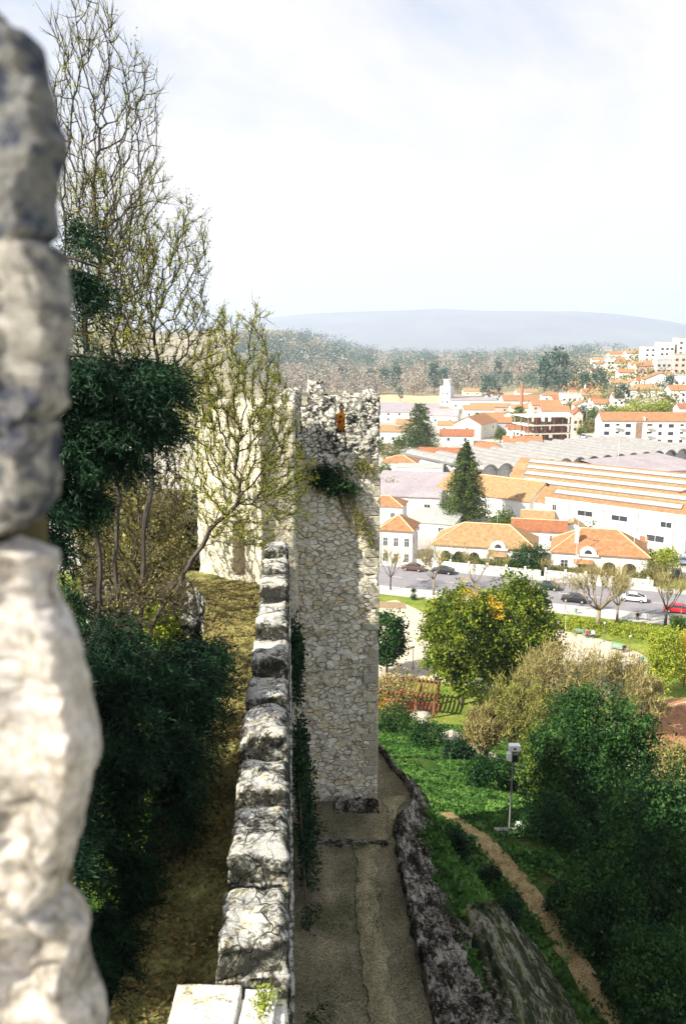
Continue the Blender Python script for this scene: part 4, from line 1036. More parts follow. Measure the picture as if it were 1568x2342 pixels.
# ------------------------------------------------------------------ buildings
def roof_uv(o):
    me = o.data; uv = me.uv_layers.new(name='UVMap').data
    for p in me.polygons:
        n = p.normal; e = Vector((0, 0, 1)).cross(n)
        e = e.normalized() if e.length > .05 else Vector((1, 0, 0)); w = n.cross(e)
        for li in p.loop_indices:
            c = me.vertices[me.loops[li].vertex_index].co; uv[li].uv = (c.dot(e)*4/1.15/4*3.2, c.dot(w))
    return o
_wm = {}
def window(parent, face, s, z, w, h, W, D, near=True, shutter=False, mat=None):
    key = (w, h, near, shutter)
    if key not in _wm:
        mb = MB()
        if near:
            t = .09; mb.box(-w/2-t, w/2+t, -.05, 0, h, h+t).box(-w/2-t-.04, w/2+t+.04, -.09, 0, -t, 0).box(-w/2-t, -w/2, -.05, 0, 0, h).box(w/2, w/2+t, -.05, 0, 0, h).box(-.035, .035, -.045, 0, 0, h)
            if h > 1.3: mb.box(-w/2, w/2, -.04, 0, h*.62, h*.62+.05)
        else: mb.box(-w/2, w/2, -.04, 0, 0, h)
        a = mb.build('window', M['shut'] if shutter else (M['frame'] if near else M['glass']))
        c = None
        if near: c = MB().box(-w/2, w/2, -.02, 0, 0, h).build('pane', M['glass'], a)
        a.location = (0, 0, 0); _wm[key] = (a, c); o = a; first = True
    else:
        a, c = _wm[key]; o = a.copy(); col.objects.link(o)
        if c: q = c.copy(); col.objects.link(q); q.parent = o
    o.parent = parent
    e = .004
    if face == 'f': o.location = (s, -e, z); o.rotation_euler = (0, 0, 0)
    elif face == 'r': o.location = (W+e, s, z); o.rotation_euler = (0, 0, math.pi/2)
    elif face == 'l': o.location = (-e, s, z); o.rotation_euler = (0, 0, -math.pi/2)
    return o
def make_roof(kind, W, D, h, rh, mat, parent, ov=.35, ridge=True):
    mb = MB(); a, b, c, d = -ov, W+ov, -ov, D+ov; th = .16
    if kind == 'hip':
        if W >= D: r0, r1 = (D/2, D/2), (W-D/2, D/2)
        else: r0, r1 = (W/2, W/2), (W/2, D-W/2)
        k = h+rh
        V = [(a, c, h), (b, c, h), (b, d, h), (a, d, h), (r0[0], r0[1], k), (r1[0], r1[1], k)]
        if W >= D: F = [(0, 1, 5, 4), (1, 2, 5), (2, 3, 4, 5), (3, 0, 4)]
        else: F = [(0, 1, 4), (1, 2, 5, 4), (2, 3, 5), (3, 0, 4, 5)]
    elif kind == 'gx':
        k = h+rh; V = [(a, c, h), (b, c, h), (b, d, h), (a, d, h), (a, D/2, k), (b, D/2, k)]; F = [(0, 1, 5, 4), (2, 3, 4, 5)]
    elif kind == 'gy':
        k = h+rh; V = [(a, c, h), (b, c, h), (b, d, h), (a, d, h), (W/2, c, k), (W/2, d, k)]; F = [(3, 0, 4, 5), (1, 2, 5, 4)]
    elif kind == 'shed':
        k = h+rh; V = [(a, c, h), (b, c, h), (b, d, k), (a, d, k)]; F = [(0, 1, 2, 3)]
    else:
        mb.box(-.12, W+.12, -.12, D+.12, h, h+.3); mb.box(.2, W-.2, .2, D-.2, h+.3, h+.34)
        return mb.build('roof', mat, parent)
    n = len(V); V2 = [(x, y, z+th) for x, y, z in V]; mb.v = V2+V
    mb.f = list(F)+[tuple(n+i for i in f[::-1]) for f in F]
    cnt = {}
    for f in F:
        for i in range(len(f)): e = (f[i], f[(i+1) % len(f)]); cnt[e] = 1
    for (i, j) in cnt:
        if (j, i) not in cnt: mb.f.append((i, n+i, n+j, j))
    o = roof_uv(mb.build('roof', mat, parent))
    if ridge and kind != 'shed':
        rb = MB(); E = set()
        for f in F:
            for i in range(len(f)):
                e = (f[i], f[(i+1) % len(f)])
                if (e[1], e[0]) in cnt and (e[1], e[0]) not in E: E.add(e)
        for i, j in E: rb.tube([Vector(V2[i])+Vector((0, 0, .02)), Vector(V2[j])+Vector((0, 0, .02))], .13, 5)
        if rb.v: rb.build('ridge_tiles', M['ridge'], o)
    return o
def house(label, pxl, pxr, py, h, D, roof='hip', rh=2.0, wall='white', rmat='roof', ang=-20, wins=(), name='house', cat='house', group=None, base=None, W=None, chimneys=(), near=None, z=None, ov=.35):
    b = base or (GT(pxl, py) if z is None else G(pxl, py, z)); a = R(ang)
    u = Vector((math.cos(a), math.sin(a), 0))
    if W is None:
        lo, hi = 0, 400
        for _ in range(40):
            m = (lo+hi)/2; p = b+u*m; q = CX+FPX*p.x/sizeat(p)/FPX
            if q < pxr: lo = m
            else: hi = m
        W = lo
    t = thing(name, label, cat, b, a, group)
    mb = MB().box(0, W, 0, D, -2.5, h)
    if roof == 'gx':
        for x0, x1 in ((0, .25), (W-.25, W)): mb.prism([(0, h), (D, h), (D/2, h+rh)], x0, x1, 'x')
    if roof == 'gy':
        for y0, y1 in ((0, .25), (D-.25, D)): mb.prism([(0, h), (W, h), (W/2, h+rh)], y0, y1, 'y')
    mb.build('wall', M[wall], t)
    r = make_roof(roof, W, D, h, rh, M[rmat], t, ov, ridge=b.y < 260)
    nr = near if near is not None else b.y < 240
    for wdef in wins:
        f, n, zz, ww, hh = wdef[:5]; L_ = W if f == 'f' else D; s0, s1 = (wdef[5:7] if len(wdef) > 5 else (0, L_))
        for i in range(n):
            window(t, f, s0+(s1-s0)*(i+.5)/n, zz, ww, hh, W, D, nr, bool(len(wdef) > 7))
    for cx_, cy_, ch in chimneys:
        MB().box(cx_-.35, cx_+.35, cy_-.35, cy_+.35, h+.2, h+rh*.6+ch).box(cx_-.45, cx_+.45, cy_-.45, cy_+.45, h+rh*.6+ch, h+rh*.6+ch+.12).build('chimney', M['white'], r)
    if 100 < b.y < 260 and W > 6:
        MB().box(.12, .22, -.10, -.004, 0, h-.1).build('drain_pipe', M['galv'], t)
        MB().tube([(W*.6, D*.5, h+rh*.7), (W*.6, D*.5, h+rh+2.0)], .03, 4).tube([(W*.6-.5, D*.5, h+rh+1.8), (W*.6+.5, D*.5, h+rh+1.8)], .025, 4).build('aerial', M['galv'], r)
    return t, W
def arch(parent, s, w, h, y=-.01, mat='dark', name='arch', deep=.12):
    pts = [(s-w/2, .0), (s+w/2, .0)]+[(s+w/2*math.cos(i*math.pi/12), h+w/2*math.sin(i*math.pi/12)) for i in range(13)]
    MB().prism([(a, b+.25) for a, b in pts], y, y+deep, 'y').build(name, M[mat], parent)
    o = [(s-w/2-.14, .25), (s-w/2-.14, h+.25)]+[(s+(w/2+.14)*math.cos(math.pi-i*math.pi/12), h+.25+(w/2+.14)*math.sin(math.pi-i*math.pi/12)) for i in range(1, 13)]+[(s+w/2+.14, .25)]
    i_ = [(s+w/2, .25), (s+w/2, h+.25)]+[(s+w/2*math.cos(i*math.pi/12), h+.25+w/2*math.sin(i*math.pi/12)) for i in range(1, 13)]+[(s-w/2, .25)]
    mb = MB(); n = len(o); ii = i_[::-1]
    for k in range(n-1):
        a, b_, c, d = o[k], o[k+1], ii[k+1], ii[k]
        mb.prism([a, b_, c, d], -.07, -.003, 'y')
    mb.build('arch_surround', M['cream'], parent)
def dormer(parent, s, h, r=1.5):
    pts = [(s-r*1.25, h-.25), (s+r*1.25, h-.25), (s+r*1.2, h+.05)]+[(s+r*math.cos(i*math.pi/12), h+.1+r*.85*math.sin(i*math.pi/12)) for i in range(13)]+[(s-r*1.2, h+.05)]
    MB().prism(pts, -.42, .5, 'y').build('dormer', M['white'], parent)
    q = [(s+r*.45*math.cos(i*math.pi/8), h+.2+r*.5*math.sin(i*math.pi/8)) for i in range(9)]
    MB().prism(q, -.45, -.425, 'y').build('dormer_window', M['glass'], parent)
def awning(parent, s, z, w, rmat='roofyel'):
    mb = MB(); mb.add([(s-w/2, -1.1, z), (s+w/2, -1.1, z), (s+w/2, 0, z+.55), (s-w/2, 0, z+.55), (s-w/2, -1.1, z-.1), (s+w/2, -1.1, z-.1), (s+w/2, 0, z+.4), (s-w/2, 0, z+.4)],
                      [(0, 1, 2, 3), (7, 6, 5, 4), (0, 4, 5, 1), (1, 5, 6, 2), (3, 7, 4, 0), (2, 6, 7, 3)]); roof_uv(mb.build('porch_roof', M[rmat], parent))
# -- first row behind the street
t, W = house('white two storey house with orange pyramid roof closest to the tower edge', 868, 941, 1288, 6.6, 7.2, 'hip', 2.3, ang=-14, rmat='roof', wins=[('f', 3, 3.6, .8, 1.6), ('f', 3, .5, .8, 1.6), ('r', 2, 3.9, .8, 1.4)])
t, W = house('long cream roofed villa with three arches and a half round dormer', 990, 1222, 1290, 3.9, 10.5, 'hip', 3.4, ang=-15, rmat='roofyel', wins=[('f', 2, 1.2, 1.0, 1.5, 14, 18)])
for s in (2.4, 4.9, 7.8): arch(t, s, 1.9, 1.7)
dormer(t, 12.2, 3.9); awning(t, 12.3, 2.6, 3.2)
t, W = house('orange roofed villa with white chimney and two arches at its right corner', 1258, 1478, 1313, 4.2, 10.5, 'hip', 3.6, ang=-16, rmat='roof', wins=[('f', 1, 1.3, 1.2, 1.6, 1, 3.6)], chimneys=[(4.3, 2.2, 1.7)])
for s in (W-6.6, W-3.1): arch(t, s, 2.4, 1.6)
MB().box(4.9, 6.1, -.04, 0, .1, 2.3).build('door', M['shut'], t)
dormer(t, 6.4, 4.2); awning(t, 5.6, 2.7, 3.4, 'roof')
house('small white house with orange roof peeking out above the pyramid roofed one', 835, 918, 1196, 4.2, 7, 'hip', 1.8, ang=-14, wins=[('f', 2, 1.6, .9, 1.2)])
house('low white shed with a pale roof between the pyramid roof and the conifer', 925, 1035, 1222, 3.0, 12, 'shed', .8, 'white', 'skyl', wins=[('f', 2, 1.2, 1.2, .9)])
house('low reddish roofed annex behind the arched villa', 1168, 1292, 1246, 3.2, 8, 'gx', 1.6, rmat='roofred', ang=-14, wins=[('f', 2, 1.3, .9, 1.1)])
house('cream roofed cottage between the two villas at the back', 1190, 1262, 1222, 3.4, 6, 'gx', 1.5, rmat='roofyel', ang=-14)
house('ochre roofed house with brown door at the right edge', 1488, 1600, 1252, 4.2, 9, 'gx', 2.2, 'white', 'roofyel', -12, wins=[('f', 1, 1.4, 1.0, 1.4, .8, 3.6), ('f', 1, .5, 1.0, 2.1, 5, 8, 1)])
house('little white garden house with tiled roof behind the chimney villa', 1285, 1330, 1240, 3.2, 4.5, 'gy', 1.3, rmat='roofyel', ang=-16, wins=[('f', 1, 1.1, .8, .9)])
# grey sheet building
house('large low building with pinkish grey sheet roof left of the conifer', 840, 1003, 1172, 4.4, 26, 'shed', 2.4, 'white', 'groof', -12, wins=[('f', 3, 1.8, 1.4, .9)], name='warehouse', cat='warehouse')
house('flat white workshop behind the pinkish grey roof', 905, 1010, 1100, 4.2, 10, 'flat', 0, 'white', 'skyl', -10, wins=[('f', 4, 1.4, 1.2, 1.2)], name='workshop', cat='workshop')
# warehouse with parallel gabled bays
wb = G(1243, 1215, 0); wa = R(-41)
t = thing('bay_warehouse', 'long white warehouse with parallel orange roofs striped by pale skylights', 'warehouse', wb, wa)
WL = 31; BD = 10.5
mb = MB().box(0, WL, 0, .3, -1, 7.6); mb.box(-.1, WL+.1, -.08, .4, 7.6, 7.85)
for k in range(5):
    x0 = -3-9*(k > 0)-5*k; x1 = WL+2*k+(6 if k > 1 else 0)
    y0 = .35+BD*k; y1 = y0+BD
    mb.box(x0, x1, y0, y1-.02, -1, 6.2)
    for xx in (x0, x1-.25): mb.prism([(y0, 6.2), (y1-.02, 6.2), ((y0+y1)/2, 9.2)], xx, xx+.25, 'x')
mb.build('wall', M['white'], t)
for k in range(5):
    x0 = -3-9*(k > 0)-5*k; x1 = WL+2*k+(6 if k > 1 else 0); y0 = .35+BD*k; y1 = y0+BD; ym = (y0+y1)/2
    rb = MB(); e = .3
    rb.add([(x0-e, y0, 6.25), (x1+e, y0, 6.25), (x1+e, ym, 9.35), (x0-e, ym, 9.35), (x0-e, y1, 6.25), (x1+e, y1, 6.25)], [(0, 1, 2, 3), (3, 2, 5, 4)])
    o = roof_uv(rb.build('roof', M['roof'] if k % 2 == 0 else M['roofyel'], t))
    sk = MB(); a0, a1 = .64, .88
    for (ya, yb) in ((y0, ym),):
        q = lambda f: (ya+(yb-ya)*f, 6.25+3.1*f+.10)
        sk.box(0, 0, 0, 0, 0, 0); p0, p1 = q(a0), q(a1)
        sk.add([(x0+3, p0[0], p0[1]), (x1-2.5, p0[0], p0[1]), (x1-2.5, p1[0], p1[1]), (x0+3, p1[0], p1[1]), (x0+3, p0[0], p0[1]-.12), (x1-2.5, p0[0], p0[1]-.12), (x1-2.5, p1[0], p1[1]-.12), (x0+3, p1[0], p1[1]-.12)], [(0, 1, 2, 3), (0, 4, 5, 1), (1, 5, 6, 2), (2, 6, 7, 3), (3, 7, 4, 0)])
    sk.v = sk.v[8:]; sk.f = [tuple(i-8 for i in f) for f in sk.f[6:]]
    so = sk.build('skylight', M['skyl'], o)
    fr = MB(); q0 = (x0+3, p0[0], p0[1]); q1 = (x1-2.5, p0[0], p0[1]); q2 = (x1-2.5, p1[0], p1[1]); q3 = (x0+3, p1[0], p1[1])
    fr.tube([q3, q0, q1, q2], .17, 4).build('gutter', M['metal'], o)
for s, z, w, h in ((2.2, 5.2, .9, 1.3), (9.5, 4.9, 3.4, 1.1), (17.2, 4.9, 3.4, 1.1), (9.5, 1.4, 3.4, 1.1), (17.2, 1.4, 3.4, 1.1), (25, 1.6, 3.6, 1.3)):
    window(t, 'f', s, z, w, h, WL, 10, True)
wu = Vector((math.cos(R(-42)), math.sin(R(-42)), 0))
house('orange roofed warehouse wing right of the big conifer with a white gable', 0, 0, 0, 5.0, 15, 'gx', 3.8, 'white', 'roofyel', -42, wins=[('r', 1, 1.0, 6.0, 2.0)], name='warehouse', cat='warehouse', base=G(1207, 1196, 0)-wu*27, W=27)
house('shaded white gabled warehouse end at the right edge above the ochre roof', 1500, 1640, 1200, 6.0, 14, 'gy', 3.2, 'lilac', 'roof', -30, name='warehouse', cat='warehouse')  # white wall in grey render: its shade is put into the colour
for s in (5.8, 13.6, 21.2, 28.6): MB().box(s-.06, s+.06, -.14, -.02, 0, 7.5).build('drain_pipe', M['concrete'], t)
MB().box(3.2, 6.4, -.05, .0-.002, 0, 3.1).build('gate_door', M['benchg'], t); MB().box(21.8, 23.6, -.05, -.002, 0, 2.4).build('side_door', M['shut'], t)
window(t, 'f', 27.0, 4.9, 2.2, 1.1, WL, 10, True)
# vaulted hall
va = G(1098, 1112, 0); vb = G(1572, 1066, 0); aa = math.atan2(vb.y-va.y, vb.x-va.x); VL = (vb-va).length*1.12
t = thing('vaulted_hall', 'long concrete hall roofed by a row of small barrel vaults', 'hall', va, aa)
NV = 17; vw = VL/NV; D_ = 44
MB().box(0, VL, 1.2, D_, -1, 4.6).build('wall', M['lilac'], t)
mb = MB()
for i in range(NV+1): mb.box(i*vw-.2, i*vw+.2, -.1, .3, -1, 4.7)
mb.build('columns', M['concrete'], t)
mb = MB(); md = MB()
for i in range(NV):
    x0 = i*vw; n = 10; arc = [(x0+vw*j/n, 4.7+1.75*math.sin(math.pi*j/n)**.8) for j in range(n+1)]
    inner = [(x0+.3+(vw-.6)*j/n, 4.6+1.45*math.sin(math.pi*j/n)**.8) for j in range(n+1)]
    for j in range(n): mb.prism([arc[j], arc[j+1], inner[j+1], inner[j]], -.6, D_, 'y')
    md.prism(inner, .55, .65, 'y')
mb.build('vault_roof', M['concrete'], t)
mg = MB(); mr_ = MB()
for i in range(NV+1): mg.box(i*vw-.6, i*vw+.6, -.5, D_-.1, 4.55, 5.05)
mg.build('gutters', M['metal'], t)
for i in range(NV):
    x0 = i*vw; mr_.tube([(x0+vw*j/10, -.62, 4.72+1.75*math.sin(math.pi*j/10)**.8) for j in range(11)], .13, 4)
mr_.build('arch_rims', M['metal'], t); md.build('vault_glazing', M['lilac'], t)
house('wide flat pinkish grey roof in front of the vaulted hall at the right', 1425, 1640, 1118, 4.6, 30, 'shed', 1.2, 'lilac', 'groof', 16, name='warehouse', cat='warehouse')
# town centre houses: pxl pxr py h D roof rh wall roofm ang windows label
T = [
 (872, 948, 1088, 4.4, 9, 'hip', 1.8, 'white', 'roof', -14, 2, 'white cube house with low orange hip roof left of the pointed conifer'),
 (955, 1056, 1074, 4.2, 9, 'gx', 3.0, 'white', 'roofred', -12, 3, 'white house with red roof and blank left gable above the pointed conifer'),
 (1058, 1158, 1062, 4.6, 10, 'hip', 3.0, 'white', 'roof', -10, 3, 'orange hip roofed house with white chimney behind the pointed conifer'),
 (1150, 1238, 1046, 5.2, 12, 'gx', 2.4, 'cream', 'roof', -8, 4, 'cream house with shutters and long orange roof beside the vaulted hall'),
 (1005, 1082, 1014, 3.2, 10, 'gx', 2.6, 'white', 'roofred', -8, 2, 'low house with wide orange red roof between the two conifers'),
 (1036, 1098, 1002, 6.6, 22, 'gy', 3.6, 'cream', 'roof', -30, 1, 'tall cream gabled barn with orange roof in the town centre'),
 (1096, 1168, 992, 5.4, 10, 'gx', 2.4, 'lilac', 'roof', -8, 4, 'grey walled house with arched windows right of the gabled barn'),
 (1160, 1205, 1000, 3.5, 9, 'gx', 2.0, 'white', 'roofred', -6, 1, 'small red roofed house under the yellow green conifer'),
 (1060, 1130, 955, 4.6, 16, 'gx', 2.4, 'white', 'roofyel', -6, 3, 'pale roofed house row behind the gabled barn'),
 (945, 1045, 968, 4.4, 16, 'gx', 3.2, 'white', 'groof', -14, 3, 'grey sheet gable shed right behind the broad conifer'),
 (850, 1000, 965, 5.6, 55, 'shed', 1.5, 'white', 'groof', -8, 6, 'very long low grey roofed factory left of the broad conifer'),
 (862, 935, 1012, 4.8, 12, 'gx', 2.2, 'white', 'roofyel', -6, 3, 'white house with pale tiles and red awning left of the broad conifer'),
 (1030, 1140, 934, 5.2, 40, 'flat', 0, 'white', 'groof', -3, 5, 'long white flat roofed factory right of the white tower'),
 (1078, 1168, 944, 3.6, 14, 'gx', 2.2, 'pinkw', 'roofyel', -4, 3, 'low pink workshop with ochre roof below the long factory'),
 (1150, 1250, 932, 4.6, 26, 'gx', 3.4, 'white', 'roof', -4, 4, 'white mill with orange roof beside the brick chimney'),
 (1168, 1212, 950, 4.2, 12, 'gx', 2.0, 'white', 'roofyel', -4, 2, 'white cottage just left of the brick chimney'),
 (1215, 1282, 952, 6.2, 14, 'gx', 2.6, 'pinkw', 'roof', -4, 4, 'pink house with orange roof above the unfinished concrete building'),
 (1236, 1300, 972, 7.0, 12, 'gx', 2.4, 'white', 'roof', -8, 3, 'pale house directly behind the unfinished building'),
 (1282, 1332, 932, 7.5, 14, 'flat', 0, 'white', 'skyl', -8, 4, 'white modern flat roofed block with ribbon windows'),
 (1312, 1352, 962, 7.2, 12, 'gy', 2.4, 'white', 'roof', -8, 3, 'narrow white gabled house at the far end of the street canyon'),
 (1308, 1330, 990, 8.0, 26, 'gy', 2.2, 'pinkw', 'roofred', -14, 2, 'tall terrace house lining the shaded street canyon'),
 (1328, 1372, 930, 6.0, 10, 'gx', 2.0, 'cream', 'roofyel', -6, 3, 'cream house above the narrow white gabled one'),
 (1356, 1392, 948, 5.2, 9, 'gx', 2.0, 'white', 'roof', -6, 2, 'white house at the top of the green bank'),
 (1432, 1515, 915, 5.2, 11, 'hip', 2.8, 'white', 'roofyel', -8, 4, 'broad white villa with yellowish pyramid roof above the hedge'),
 (1470, 1540, 900, 7.2, 12, 'gy', 3.6, 'white', 'roof', -10, 3, 'large white gabled house behind the yellowish villa'),
 (1530, 1590, 924, 6.6, 12, 'gx', 2.4, 'white', 'roof', -8, 3, 'white house with balcony at the right edge above the apartments'),
 (1536, 1600, 896, 8.4, 12, 'flat', 0, 'white', 'skyl', -8, 4, 'blank white block at the right edge above the balcony house'),
 (1395, 1432, 900, 5.5, 9, 'gx', 2.0, 'cream', 'roofyel', -6, 2, 'cream cottage left of the yellowish villa'),
 (1375, 1408, 880, 5.5, 9, 'gx', 2.0, 'white', 'roofyel', -6, 2, 'small pale house on the brown hillside'),
 (1412, 1448, 880, 7.0, 9, 'gx', 2.0, 'white', 'roof', -6, 3, 'white twin windowed house in the middle of the hillside'),
 (1452, 1492, 872, 8.5, 10, 'gx', 2.0, 'pinkw', 'roof', -6, 3, 'pinkish block of flats on the hillside'),
 (1498, 1532, 868, 11, 10, 'flat', 0, 'lilac', 'skyl', -6, 3, 'grey windowed block of flats on the hillside'),
 (1536, 1580, 868, 14, 12, 'flat', 0, 'pinkw', 'skyl', -6, 3, 'tall pinkish block of flats at the right edge'),
 (1470, 1496, 842, 13, 12, 'flat', 0, 'white', 'skyl', -6, 2, 'left white apartment tower on the hilltop'),
 (1505, 1538, 840, 15, 12, 'flat', 0, 'white', 'skyl', -6, 3, 'middle white apartment tower on the hilltop'),
 (1545, 1590, 838, 17, 12, 'flat', 0, 'cream', 'skyl', -6, 3, 'right cream apartment tower on the hilltop'),
 (1430, 1462, 832, 7, 10, 'gx', 2.0, 'white', 'roofyel', -6, 2, 'white hilltop house just left of the apartment towers'),
 (1392, 1422, 828, 6, 10, 'gx', 2.0, 'white', 'roof', -6, 2, 'white house farther left along the hilltop skyline'),
 (1352, 1384, 834, 5, 10, 'gx', 2.0, 'white', 'roofyel', -6, 2, 'leftmost little house on the hilltop skyline'),
 (1386, 1402, 858, 11, 8, 'flat', 0, 'cream', 'skyl', -6, 2, 'cream water tower like block alone on the brown slope'),
 (1340, 1378, 905, 5, 9, 'gx', 2, 'white', 'roofred', -6, 2, 'red tiled cottage by the dark hillside trees'),
 (1288, 1322, 908, 5, 9, 'gx', 2, 'pinkw', 'roof', -6, 2, 'pink cottage in front of the dark tall trees'),
 (1238, 1282, 918, 4, 10, 'hip', 2.4, 'white', 'roof', -6, 2, 'pyramid roofed house below the dark tall trees'),
 (1110, 1150, 912, 4, 9, 'hip', 2.4, 'white', 'roof', -6, 2, 'orange roofed farmhouse at the edge of the bare wood'),
 (930, 982, 872, 7, 12, 'flat', 0, 'white', 'skyl', -4, 5, 'white villa with green shutters alone in the bare wood'),
 (1550, 1610, 960, 5, 9, 'gx', 2, 'white', 'roofred', -6, 2, 'white house just above the right end of the apartment row'),
 (1180, 1236, 908, 4, 12, 'gx', 2.2, 'white', 'roofyel', -4, 3, 'far white shed behind the brick chimney'),
 (1058, 1100, 905, 4, 12, 'gx', 2.2, 'cream', 'roofyel', -4, 2, 'far cream shed right behind the white tower'),
]
for k, (a, b, py, h, D, rf, rh, wl_, rm, an, nw, lb) in enumerate(T):
    fl = [1.2] if h < 5.6 else ([.9, 3.8] if h < 8 else [1.0+3.1*i for i in range(int(h//3.1))])
    wins = [('f', nw, z_, 1.1 if h < 9 else 1.5, 1.3) for z_ in fl]
    if rf != 'flat' and h > 4: wins += [('l' if an > -10 else 'r', 2, fl[-1], 1.0, 1.2)]
    nm = 'house' if 'house' in lb or 'cottage' in lb or 'villa' in lb else ('apartment_block' if 'block' in lb or 'tower' in lb else 'factory')
    house(lb, a, b, py, h, D, rf, rh, wl_, rm, an, wins, nm, nm.replace('_', ' ') if nm != 'apartment_block' else 'apartment block', near=False, chimneys=[(3, D*.35, 1.2)] if k in (2, 3, 5, 23) else ())
# apartment row with balconies
t, W = house('white three storey apartment row with orange roof and rusty stair panels', 1372, 1660, 1017, 9.6, 11, 'gx', 3.2, 'white', 'roof', -4, name='apartment_row', cat='apartment row', near=True)
n = int(W//4.2)
for fl in range(3):
    for i in range(n):
        if i % 5 == 3: continue
        window(t, 'f', 2.1+i*4.2, .9+3.1*fl, 1.3 if i % 2 else 2.0, 1.4, W, 11, False)
        if i % 3 == 1 and fl: MB().box(1.0+i*4.2, 3.3+i*4.2, -1.0, 0, .55+3.1*fl, .7+3.1*fl).box(1.0+i*4.2, 3.3+i*4.2, -1.0, -.93, .7+3.1*fl, 1.6+3.1*fl).build('balcony', M['cream'], t)
for i in range(3, n, 5): MB().box(.9+i*4.2, 3.4+i*4.2, -.08, 0, .6, 9.0).build('stair_panel', M['brown'], t)
for i in range(4, n, 6): MB().box(i*4.2-.1, i*4.2+.15, -.3, 11.3, 9.6, 11.2).build('fire_wall', M['white'], t)
# unfinished concrete building
b_ = GT(1204, 1034); W = 104*sizeat(b_)/math.cos(R(12)); t = thing('unfinished_building', 'unfinished brown concrete frame building with open dark floors', 'building', b_, R(12))
mb = MB(); mc = MB(); md = MB(); hh = 3.4; D_ = 14; nf = 4
for f in range(nf+1): mb.box(-.6, W+.6, -1.0, D_, f*hh+.1, f*hh+.5)
for i in range(6):
    for y in (.2, D_*.5, D_-.6): mc.box(i*W/5-.25+(.3 if i == 0 else 0)-(.3 if i == 5 else 0), i*W/5+.25+(.3 if i == 0 else 0)-(.3 if i == 5 else 0), y, y+.45, -2, nf*hh+.1)
for f in range(nf):
    for i in range(5):
        if (f*3+i*2) % 4 != 1: md.box(i*W/5+.3, i*W/5+W/5-.3, 3.4, 3.55, f*hh+.5, f*hh+hh+.1)
    md.box(W-.2, W, 3, D_, f*hh+.5, f*hh+hh-.8)
mb.build('floor_slabs', M['cream'], t); mc.build('columns', M['brown'], t); md.build('brick_infill', M['brick'], t)
# white square tower with a round turret
b_ = GT(1004, 928); m = sizeat(b_); w = 25*m; t = thing('white_tower', 'white square tower topped by a smaller round turret beyond the grey roofs', 'tower', b_, R(-28))
MB().box(0, w, 0, w, -2, 14).build('wall', M['white'], t)
MB().tube([(w*.55, w*.5, 14), (w*.55, w*.5, 18.5)], w*.36, 16).tube([(w*.55, w*.5, 18.5), (w*.55, w*.5, 19.0)], w*.41, 16).build('turret', M['white'], t)
for s in (.3, .75):
    for z in (2, 8): window(t, 'f', w*s, z, 1.0, 1.8, w, w, False)
b_ = GT(1190, 952); m = sizeat(b_); t = thing('brick_chimney', 'tall slender red brick factory chimney in the town', 'chimney', b_)
MB().tube([(0, 0, -1), (0, 0, 74*m)], [1.15, .8], 12).build('stack', M['brick'], t); MB().tube([(0, 0, 74*m), (0, 0, 77*m)], [1.0, 1.0], 12).build('rim', M['brown'], t)
# tiled roof at the lower right
t, W = house('stone house with ribbed orange tiles at the right edge below the park', 1504, 1700, 1812, 2.6, 9, 'gx', 2.2, 'cream', 'roof', 24, name='house')
# garden walls and hedges along the street
def svx(px, v, z=0):
    lo, hi = 5, 400
    for _ in range(50):
        m = (lo+hi)/2; p = Vector(((px-CX)/FPX*(m*cp+(CAM_Z-z)*sp), m, z))
        if sv_of(p)[1] < v: lo = m
        else: hi = m
    return p
def fence(label, pxa, pxb, v, h, pillars=True):
    a, b = svx(pxa, v), svx(pxb, v); L = (b-a).length; t = thing('garden_wall', label, 'garden wall', a, A20)
    MB().box(0, L, 0, .25, -.2, h).box(-.03, L+.03, -.05, .3, h, h+.08).build('wall', M['white'], t)
    for i in range(int(L//3.5)+1): MB().box(i*3.5-.2, i*3.5+.2, -.09, .34, -.2, h+.55).build('pillar', M['white'], t)
fence('low white pillared garden wall in front of the long arched villa', 988, 1235, 144.6, 1.0)
fence('low white pillared garden wall in front of the chimney villa', 1246, 1492, 144.6, 1.1)
fence('low white garden wall in front of the pyramid roofed house', 850, 972, 144.6, 1.0)
def hedge(label, pxa, pxb, v, h, mat, seed, w=1.1, n=4200, leaf=.3):
    a, b = svx(pxa, v), svx(pxb, v); L = (b-a).length; r = np.random.default_rng(seed)
    t = thing('hedge', label, 'hedge', a, A20); x = r.random(n)*L
    bumpy = np.array([.75+.5*abs(noise.noise(Vector((q*.35, seed, 0)))) for q in x])
    p = np.stack([x, r.normal(size=n)*w*.4, r.random(n)**.7*h*bumpy], 1)
    npmesh('foliage', quads(p, leaf, .6, seed=seed), 4, M[mat], t)
    MB().box(.2, L-.2, -.2, .2, 0, h*.6).build('stems', M['trunkb'], t)
hedge('dark clipped hedge behind the garden wall of the arched villa', 1010, 1180, 145.5, 2.7, 'midgreen', 71)
hedge('tall dark hedge left of the chimney villa', 1165, 1250, 145.5, 3.0, 'dkgreen', 72)
hedge('ragged olive hedge in front of the chimney villa', 1262, 1400, 145.5, 2.3, 'olive', 73)
hedge('low hedge at the right corner of the chimney villa', 1450, 1492, 145.5, 2.4, 'olive', 74, n=1800)
